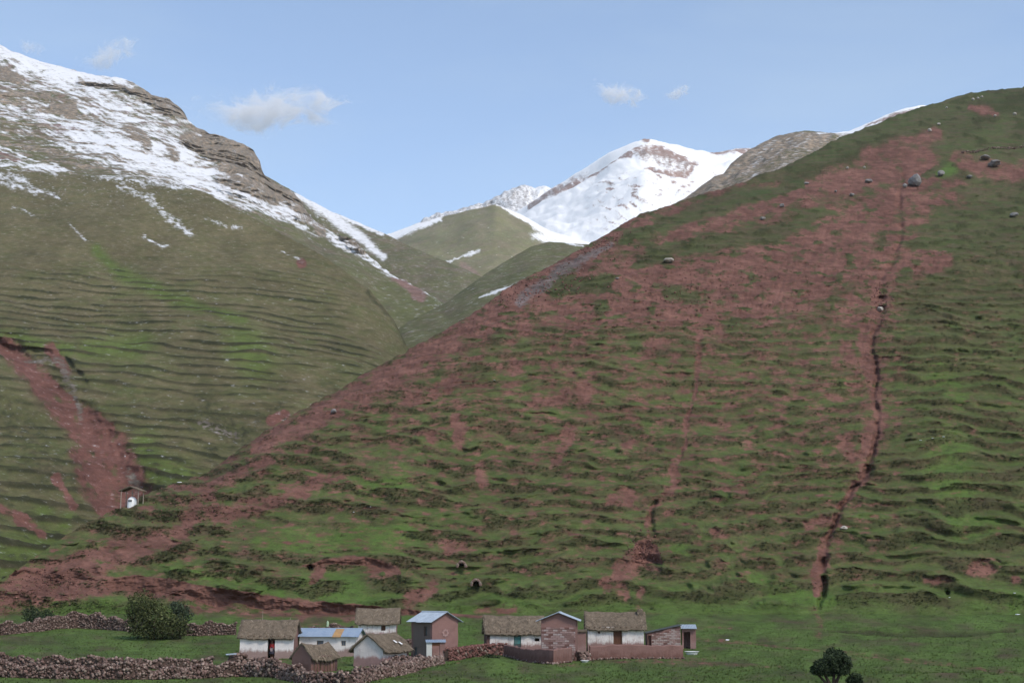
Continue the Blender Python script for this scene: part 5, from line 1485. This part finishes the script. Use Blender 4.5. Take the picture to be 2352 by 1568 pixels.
# stone-framed burrows
for px, py, wd, hh, lab in ((1128, 1374, .95, .75, "small stone-framed burrow below a bare pink patch on the slope"), (1164, 1421, 1.0, .8, "dark burrow mouth edged with stones on the grassy bank")):
    g = ground_at(px, py + 8)
    r = thing("burrow", lab, "burrow", (g.x, g.y - 1.3, g.z + .05))
    for k in range(9):
        a = math.pi * k / 8
        o = bpy.data.objects.new("stone", STONE_ME[k % 6]); C.objects.link(o); o.parent = r
        o.location = (math.cos(a) * wd * .62, rnd.uniform(-.05, .05), math.sin(a) * hh * .9); q = rnd.uniform(.17, .26); o.scale = (q * 1.2, q, q); o.rotation_euler = (k, k * 2, k * 3)
    for k in range(7):                                         # hollow vault behind the stones
        pass
    mb = MB(); n_ = 10
    for y_ in (0, 2.6):
        mb.v += [(math.cos(math.pi * k / n_) * wd * .6, y_, math.sin(math.pi * k / n_) * hh * .88 - .1) for k in range(n_ + 1)]
    mb.f = [(k, k + 1, n_ + 2 + k, n_ + 1 + k) for k in range(n_)] + [tuple(n_ + 1 + k for k in range(n_ + 1))]; mb.m = [0] * len(mb.f)
    mb.build("vault", M_SHADEE, r)

# boulders on the hillside
def boulder(px, py, wpx, label, mat=None, flat=.7, group=None, name="boulder", cat="boulder", sink=.15):
    g = ground_at(px, py); s = px_scale(g.y); k = rnd.randrange(10)
    v_, f_ = rock_mesh(100 + int(px) % 77, 2)
    wd = wpx * s / 2
    v_ = v_ * (1 + .25 * np.stack([pn(v_[:, 0] * 1.3 + px, v_[:, 1] * 1.3 + v_[:, 2], 5)] * 3, 1))
    me = bpy.data.meshes.new(name); me.from_pydata([(a * wd, b * wd * .85, c * wd * flat) for a, b, c in v_], [], [tuple(int(i) for i in q) for q in f_]); me.materials.append(mat or M_BOULD)
    o = bpy.data.objects.new(name, me); C.objects.link(o)
    o.location = (g.x, g.y - wd * .5, g.z + wd * flat * (1 - 2 * sink)); o.rotation_euler = (0, 0, rnd.uniform(0, 6))
    return tag(o, label, cat, group)
boulder(2231, 455, 36, "largest grey boulder on the bare red upper slope", None, .95)
boulder(2209, 460, 14, "small grey rock leaning against the largest boulder", None, .8)
boulder(2427, 405, 36, "wide flat dark boulder overhanging red soil high on the slope", None, .45)
boulder(2404, 390, 30, "slanting slab of grey rock just above the wide flat boulder", None, .35)
boulder(1633, 640, 30, "pale flat rock among dark scrub on the rim of the red slide", M_PALER, .35)
boulder(2147, 762, 20, "pale pinkish rock lodged in the foot of the dark gully head", M_PALER, .7)
boulder(2060, 1295, 24, "whitish rock lying in the grass beside the long gully", M_PALER, .45)
boulder(815, 1010, 18, "bluish grey rock beside the pink scree on the spur", None, .6)
for px, py, q in ((2119, 447, 20), (2078, 478, 16), (2295, 430, 22), (2474, 530, 22), (1970, 450, 12), (1910, 506, 14), (2365, 436, 18), (1862, 535, 16), (1506, 680, 10), (2040, 470, 8)):
    boulder(px, py, q, "grey boulder half sunk in the red soil of the upper slope", None, rnd.uniform(.4, .75), "grey boulders scattered on the red slope")
for px, py, q in ((2376, 247, 9), (2388, 243, 8), (2396, 240, 7), (2268, 322, 12), (2291, 305, 9), (2430, 290, 9), (2478, 283, 10), (2312, 265, 6), (2070, 410, 9), (2110, 408, 7)):
    boulder(px, py, q, "small pale rock standing in the grass near the hill crest", M_PALER, .8, "pale rocks near the crest")
for px, py, q in ((2247, 1086, 9), (2280, 1083, 11), (2306, 1083, 9), (2484, 1499, 14), (2476, 1447, 9), (440, 1154, 15), (862, 1256, 6), (905, 1245, 6), (1775, 1560, 15), (1208, 936, 8), (2318, 1458, 7)):
    boulder(px, py, q * .85, "tiny white patch of leftover snow on the green slope", M_SNOWP, .22, "leftover snow patches", "snow_patch", "snow", .3)

# field wall high on the hill
items = []
for i in range(140):
    t = nr.rand()
    g = ground_at(2345 + 155 * t, 378 - 22 * t + 3 * math.sin(t * 9))
    items.append(small_stone(np.array([g.x, g.y - .4, g.z + nr.uniform(0, .7)]), nr.uniform(.25, .6)))
o = scatter_mesh("hill_stone_wall", items, M_STONE, None, None); tag(o, "line of field stones crossing the hill just under the crest", "stone wall")
# rubble on the red bank and along the spur
items = []
for (cx, cy, sx, sy, n_, lo, hi) in ((90, 1430, 110, 36, 420, .10, .30), (1260, 690, 150, 40, 700, .25, .7), (1450, 590, 60, 25, 350, .25, .7), (480, 1250, 90, 40, 260, .12, .35), (1570, 1350, 30, 30, 260, .12, .4), (2150, 740, 20, 40, 160, .2, .6), (1720, 700, 200, 70, 420, .2, .55)):
    for i in range(n_):
        px, py = cx + nr.randn() * sx * .6, cy + nr.randn() * sy * .6
        u_ = px / 1.063
        i_ = int(np.argmin(np.abs(uH - u_)))
        if py / 1.063 < GRID['W'][2, i_]: continue
        g = ground_at(px, py)
        items.append(small_stone(np.array([g.x, g.y - .1, g.z + .04]), nr.uniform(lo, hi) * (nr.rand() ** .7)))
o = scatter_mesh("hillside_rubble", items, M_STONED); 
# ------------------------------------------------------------------ plants
M_LEAFD = m_tint("dark_leaves", (0.016, 0.026, 0.014), (0.045, 0.062, 0.032))
M_LEAFB = m_tint("bush_leaves", (0.020, 0.030, 0.011), (0.088, 0.098, 0.040))
M_LEAFG = m_tint("grey_green_leaves", (0.030, 0.045, 0.026), (0.070, 0.090, 0.055))
M_BARK = m_two("bark", (0.06, 0.045, 0.035), (0.035, 0.028, 0.022), 6, .95, (2, 2, .5))
M_SCRUB = m_tint("scrub_leaves", (0.044, 0.052, 0.020), (0.082, 0.090, 0.034), .95, True)
M_GRASS = m_tint("grass_blades", (0.070, 0.112, 0.028), (0.102, 0.138, 0.042), .95, True)

def leaf_mass(name, lobes, n, size, mat, parent, shade=0.0, seed=0, aspect=.55, kind=None):
    """leaves in the outer part of several lobes ((cx, cy, cz), (rx, ry, rz))"""
    R = np.random.RandomState(seed)
    wts = np.array([l[1][0] * l[1][2] for l in lobes]); wts = wts / wts.sum()
    which = R.choice(len(lobes), n, p=wts)
    c = np.array([l[0] for l in lobes])[which]; rd = np.array([l[1] for l in lobes])[which]
    dv = R.randn(n, 3); dv /= np.linalg.norm(dv, axis=1)[:, None]
    bumps = 1 + .22 * pn(dv[:, 0] * 2.6 + which * 3.1, dv[:, 2] * 2.6 + dv[:, 1] * 2, seed) + .12 * pn(dv[:, 0] * 7 + which, dv[:, 2] * 7 + dv[:, 1] * 5, seed + 1)
    rr_ = (R.rand(n) ** .30) * bumps
    p = c + dv * rd * rr_[:, None]
    clump = pn(p[:, 0] * 3.0 + p[:, 1], p[:, 2] * 3.0 - p[:, 1], seed + 2)
    keep = clump > -.26
    p = p[keep]; dv = dv[keep]; clump = clump[keep]; n = len(p)
    nrm = dv + .9 * R.randn(n, 3); nrm /= np.linalg.norm(nrm, axis=1)[:, None]
    a = np.cross(nrm, R.randn(n, 3)); a /= np.linalg.norm(a, axis=1)[:, None]
    b = np.cross(nrm, a)
    s_ = (size * R.uniform(.6, 1.5, n))[:, None]
    V = np.stack([p - a * s_ * .1, p + b * s_ * aspect * .5 + a * s_ * .5, p + a * s_ * 1.0, p - b * s_ * aspect * .5 + a * s_ * .5], 1).reshape(-1, 3)
    F = np.arange(4 * n).reshape(n, 4)
    tint = np.stack([np.clip(.5 + 1.0 * clump + .3 * R.randn(n), 0, 1), R.rand(n), 0 * clump, 1 + 0 * clump], 1)
    me = bpy.data.meshes.new(name)
    me.vertices.add(len(V)); me.vertices.foreach_set("co", V.reshape(-1).astype(np.float32))
    me.loops.add(F.size); me.loops.foreach_set("vertex_index", F.reshape(-1).astype(np.int32))
    me.polygons.add(n); me.polygons.foreach_set("loop_start", np.arange(0, F.size, 4, dtype=np.int32))
    me.update(calc_edges=True)
    at = me.attributes.new("tint", 'FLOAT_COLOR', 'POINT'); at.data.foreach_set("color", np.repeat(tint, 4, 0).reshape(-1).astype(np.float32))
    me.materials.append(mat)
    ob = bpy.data.objects.new(name, me); C.objects.link(ob); ob.parent = parent
    if kind: ob["kind"] = kind
    return ob
def plant(name, label, cat, px, py, lobes_px, n, leaf, mat, seed, stems=4, trunk=.12, depth=.8, group=None):
    """lobes_px: (px, py, half width, half height) read off the photo"""
    g, s = base(px, py)
    r = thing(name, label, cat, (g.x, g.y, zground(g.x, g.y)), 0, group)
    z0 = zground(g.x, g.y)
    lobes = []
    for i, (lx, ly, hx, hy) in enumerate(lobes_px):
        p = point(lx / 1.063, ly / 1.063, g.y)
        dy = (0.35 if i % 2 else -0.3) * hx * s
        lobes.append(((float(p[0]) - g.x, dy, float(p[2]) - z0), (hx * s, max(hx, hy) * s * depth, hy * s)))
    leaf_mass("crown", lobes, n, leaf, mat, r, 0, seed)
    for i in range(stems):
        c, rd = lobes[i % len(lobes)]
        q = Vector(c) + Vector((rnd.uniform(-.3, .3) * rd[0], 0, .3 * rd[2]))
        MB().tube([(c[0] * .15, 0, -.2), (c[0] * .3, 0, q.z * .3), (q.x * .7, q.y * .6, q.z * .65), tuple(q)], [trunk, trunk * .8, trunk * .5, trunk * .2], 7).build("trunk" if i == 0 else "branch", M_BARK, r, True)
    return r
plant("bush", "large rounded olive green bush beside a stone wall", "bush", 385, 1560,
      [(350, 1477, 42, 36), (330, 1500, 26, 26), (385, 1520, 66, 36), (350, 1532, 46, 28), (430, 1528, 34, 32), (400, 1538, 62, 22), (372, 1492, 40, 26)], 15000, .20, M_LEAFB, 11, 5, .10)
plant("small_tree", "slender small tree rising at the side of the large olive bush", "tree", 440, 1560, [(432, 1482, 19, 16), (446, 1498, 24, 22), (440, 1515, 18, 16)], 3600, .18, M_LEAFG, 12, 4, .08)
plant("bush", "small dark spreading bush leaning over the stone wall", "bush", 96, 1532, [(78, 1500, 22, 18), (112, 1505, 22, 18), (95, 1515, 30, 14)], 3800, .18, M_LEAFD, 13, 4, .07)
plant("tree", "dark dense umbrella-shaped tree standing alone in the field", "tree", 2032, 1690,
      [(2006, 1626, 23, 18), (2041, 1600, 27, 17), (2062, 1618, 16, 21), (2018, 1638, 31, 12), (2052, 1634, 20, 14), (1993, 1634, 13, 12), (2026, 1612, 22, 17)], 10500, .12, M_LEAFD, 14, 6, .13)
plant("bush", "small round dark bush at the foot of the lone tree", "bush", 2085, 1690, [(2087, 1655, 16, 11), (2079, 1664, 11, 14), (2095, 1662, 10, 12)], 2400, .12, M_LEAFD, 15, 3, .06)
plant("weed_clump", "dark weeds sprouting from the top of the grass mound", "weeds", 1203, 1607, [(1195, 1600, 14, 4), (1212, 1606, 7, 5)], 260, .16, M_LEAFD, 16, 2, .02)
plant("weed_clump", "green weeds growing among stones near the gateway", "weeds", 1012, 1618, [(1008, 1612, 12, 8), (1030, 1614, 8, 6)], 700, .13, M_LEAFB, 17, 2, .02)
plant("weed_clump", "low weeds below the crumbling hut and gabled house", "weeds", 850, 1648, [(838, 1640, 10, 6), (870, 1640, 26, 6), (905, 1638, 16, 5)], 900, .13, M_LEAFB, 18, 2, .02)

def clump_field(name, idx, sizes, blades, mat, seed, spread=.5, lift=1.0, tintf=None):
    """leafy or grassy clumps, each a fan of blades, on chosen grid vertices"""
    R = np.random.RandomState(seed)
    P = np.stack([GRID['X'].reshape(-1)[idx], GRID['Y'].reshape(-1)[idx], GRID['Z'].reshape(-1)[idx]], 1)
    n = len(P)
    P = P + np.stack([R.uniform(-.4, .4, n), R.uniform(-.3, .3, n), -.03 + 0 * P[:, 0]], 1) 
    Vs, T = [], []
    tint = R.rand(n)
    for b in range(blades):
        ang = R.rand(n) * 6.2832
        out = np.stack([np.cos(ang), np.sin(ang), 0 * ang], 1) * (spread * R.uniform(.2, 1.0, n) * sizes)[:, None]
        up = np.stack([0 * ang, 0 * ang, lift * R.uniform(.5, 1.1, n) * sizes], 1)
        side = np.stack([-np.sin(ang), np.cos(ang), 0 * ang], 1) * (.22 * sizes)[:, None]
        b0 = P + out * .25
        Vs.append(np.stack([b0 - side, b0 + side, P + out + up], 1))
        T.append(np.clip(tint + .25 * R.randn(n), 0, 1))
    V = np.concatenate(Vs).reshape(-1, 3); T = np.concatenate(T)
    m = len(V) // 3
    F = np.arange(3 * m).reshape(m, 3)
    me = bpy.data.meshes.new(name)
    me.vertices.add(len(V)); me.vertices.foreach_set("co", V.reshape(-1).astype(np.float32))
    me.loops.add(F.size); me.loops.foreach_set("vertex_index", F.reshape(-1).astype(np.int32))
    me.polygons.add(m); me.polygons.foreach_set("loop_start", np.arange(0, F.size, 3, dtype=np.int32))
    me.update(calc_edges=True)
    tt = np.stack([T, R.rand(m), 0 * T, 1 + 0 * T], 1)
    at = me.attributes.new("tint", 'FLOAT_COLOR', 'POINT'); at.data.foreach_set("color", np.repeat(tt, 3, 0).reshape(-1).astype(np.float32))
    me.materials.append(mat)
    ob = bpy.data.objects.new(name, me); C.objects.link(ob); ob["kind"] = "stuff"
    return ob
inframe = ((GRID['u'] > -60) & (GRID['u'] < 2412))[None] & (np.arange(GRID['W'].shape[0]) > 2)[:, None]
Wf = GRID['W']; Yf = GRID['Y']
R0 = np.random.RandomState(9)
pr_ = np.where(inframe & (Wf < WFOOT + 30) & (Yf > 185), np.clip(GRID['scrub'] - .22, 0, .4) * np.clip(1.2 - GRID['soil'], .15, 1), 0).reshape(-1)
pr_ = pr_ / pr_.sum()
ids = R0.choice(len(pr_), 34000, p=pr_, replace=True)
clump_field("hillside_scrub", ids, R0.uniform(.16, .42, len(ids)) * (0.75 + GRID['Y'].reshape(-1)[ids] / 900), 6, M_SCRUB, 21, 1.3, .38)
pr_ = np.where(inframe & (Wf > WFOOT - 30) & (Wf < 1600), np.clip(1.05 - GRID['soil'] * 1.3, 0, 1) * (.35 + GRID['lush']), 0).reshape(-1); pr_ /= pr_.sum()
ids = R0.choice(len(pr_), 30000, p=pr_, replace=True)
clump_field("meadow_grass", ids, R0.uniform(.07, .20, len(ids)), 5, M_GRASS, 22, .8, 1.0)

# ------------------------------------------------------------------ car whose roof just shows at the bottom of the view
M_CARW = m_two("white_car_paint", (.75, .75, .76), (.70, .70, .71), 1, .3, (1, 1, 1), .5, 0); M_TYRE = m_two("tyre_rubber", (.02, .02, .02), (.03, .03, .03), 5)
M_REDL = m_two("red_lamp", (.4, .02, .02), (.3, .02, .02), 5, .3); M_CHROME = m_two("wheel_metal", (.4, .4, .42), (.3, .3, .32), 4, .35, (1, 1, 1), .5, 0, .8)
g = point(2307 / 1.063, 1680 / 1.063, 74.0)
cr = thing("car", "white car whose roof alone shows above the field edge", "car", (float(g[0]), 74.0, zground(float(g[0]), 74.0)), deg(4))
prof = [(-2.0, .35), (-2.05, .6), (-1.98, .88), (-1.1, .98), (-.55, 1.40), (-.2, 1.46), (.7, 1.45), (1.25, 1.38), (1.75, .98), (2.0, .92), (2.05, .6), (1.98, .35)]
mb = MB(); n_ = len(prof)
for x_, in ((-.82,), (-.72,), (.72,), (.82,)):
    mb.v += [((x_ * (1 if z_ < 1.0 else .80)), y_, z_ - (.0 if abs(x_) < .8 else .03)) for y_, z_ in prof]
for k in range(3):
    mb.f += [(k * n_ + i, k * n_ + (i + 1) % n_, (k + 1) * n_ + (i + 1) % n_, (k + 1) * n_ + i) for i in range(n_)]
mb.f += [tuple(range(n_))[::-1], tuple(3 * n_ + i for i in range(n_))]; mb.m = [0] * len(mb.f)
mb.build("body", M_CARW, cr, True)
for x_ in (-1, 1):
    for a_, b_ in ((-.62, .05), (.13, .95)):
        MB().add([(x_ * .80, a_ - .18, 1.0), (x_ * .80, b_, 1.0), (x_ * .69, b_, 1.33), (x_ * .69, a_ + .1, 1.33), (x_ * .78, a_ - .18, 1.0), (x_ * .78, b_, 1.0), (x_ * .67, b_, 1.33), (x_ * .67, a_ + .1, 1.33)],
                 [(0, 1, 2, 3), (7, 6, 5, 4), (0, 4, 5, 1), (2, 6, 7, 3)]).build("side_window", M_GLASS, cr)
MB().add([(-.66, -1.07, 1.01), (.66, -1.07, 1.01), (.56, -.60, 1.40), (-.56, -.60, 1.40), (-.66, -1.05, .99), (.66, -1.05, .99), (.56, -.58, 1.38), (-.56, -.58, 1.38)], [(0, 1, 2, 3), (7, 6, 5, 4), (0, 4, 5, 1), (2, 6, 7, 3)]).build("windscreen", M_GLASS, cr)
for x_ in (-.76, .76):
    for y_ in (-1.25, 1.25):
        wp = thing_part("wheel", cr); wp.location = (x_, y_, .31)
        ty = MB().lathe([(.19, -.1), (.29, -.1), (.31, -.06), (.31, .06), (.29, .1), (.19, .1), (.19, -.1)], 20); ty.v = [(c, a, b) for a, b, c in ty.v]; ty.build("tyre", M_TYRE, wp, True)
        rm = MB().lathe([(.0001, -.09), (.1, -.07), (.19, -.085), (.19, .085), (.1, .07), (.0001, .09)], 16); rm.v = [(c, a, b) for a, b, c in rm.v]; rm.build("rim", M_CHROME, wp, True)
for x_ in (-.62, .62):
    MB().box(x_ - .12, x_ + .12, -2.07, -1.95, .66, .80).build("headlight", M_ENAMEL, cr)
    MB().box(x_ - .12, x_ + .12, 1.95, 2.07, .66, .82).build("tail_light", M_REDL, cr)

# ------------------------------------------------------------------ clouds
def cloud(u, w_, hu, hw, label, seed, dens, tilt=0.0, dist=11000.0, thr=.46):
    x, y, z = [float(q) for q in point(u, w_, dist)]
    k = dist / FOC
    rx, rz, ry = hu * k, hw * k, hu * k * .55
    t = NT("cloud_vapour")
    tc = t.coord((1 / rx, 1 / ry, 1 / rz))
    ln = t.n("ShaderNodeVectorMath", operation='LENGTH'); t.nt.links.new(tc, ln.inputs[0])
    n1 = t.noise(1.0, t.coord((3.0 / rx, 3.0 / rx, 3.0 / (rz * 1.9))), 8, .68, 1.1)
    f = t.math('SUBTRACT', n1, t.math('MULTIPLY_ADD', t.math('POWER', ln.outputs["Value"], 1.6),   .30, thr - .08))
    f = t.math('MULTIPLY', t.math('MAXIMUM', f, 0.0), dens)
    pv = t.n("ShaderNodeVolumePrincipled")
    pv.inputs["Color"].default_value = (.97, .97, .98, 1); pv.inputs["Anisotropy"].default_value = 0.0
    t.nt.links.new(f, pv.inputs["Density"])
    t.nt.links.new(pv.outputs[0], t.out.inputs["Volume"])
    bm = bmesh.new(); bmesh.ops.create_icosphere(bm, subdivisions=4, radius=1.0)
    for v_ in bm.verts:
        q = v_.co
        q *= 1 + .12 * n3(q.x * 2, q.y * 2 + q.z, q.z * 2, seed)
        v_.co = Vector((q.x * rx, q.y * ry, q.z * rz))
    me = bpy.data.meshes.new("cloud"); bm.to_mesh(me); bm.free(); me.materials.append(t.mat)
    o = bpy.data.objects.new("cloud", me); C.objects.link(o); o.location = (x, y, z); o.rotation_euler = (0, tilt, seed)
    o.rotation_euler = (0, tilt, 0)
    return tag(o, label, "cloud")
cloud(622, 252, 235, 66, "broad white cloud drifting beside the cliffs of the snowy mountain", 1, .075, deg(-3))
cloud(1422, 216, 88, 40, "small curled white cloud above the snow peak", 2, .11, deg(14))
cloud(1556, 213, 46, 22, "tiny wisp of cloud right beside the small curled cloud", 3, .15, deg(-20))
cloud(250, 126, 100, 42, "slanting thin cloud over the snowy mountain crest", 4, .07, deg(-24))
cloud(70, 108, 50, 26, "faint scrap of cloud touching the highest snow", 5, .05, deg(20))

# ------------------------------------------------------------------ mountain air
t = NT("mountain_air")
pv = t.n("ShaderNodeVolumePrincipled"); pv.inputs["Color"].default_value = (.86, .91, 1.0, 1); pv.inputs["Density"].default_value = 3.2e-5; pv.inputs["Anisotropy"].default_value = 0.0
t.nt.links.new(pv.outputs[0], t.out.inputs["Volume"])
hb = MB().box(-2600, 1700, -600, 6700, -78, 1620).build("haze", t.mat); hb["kind"] = "stuff"
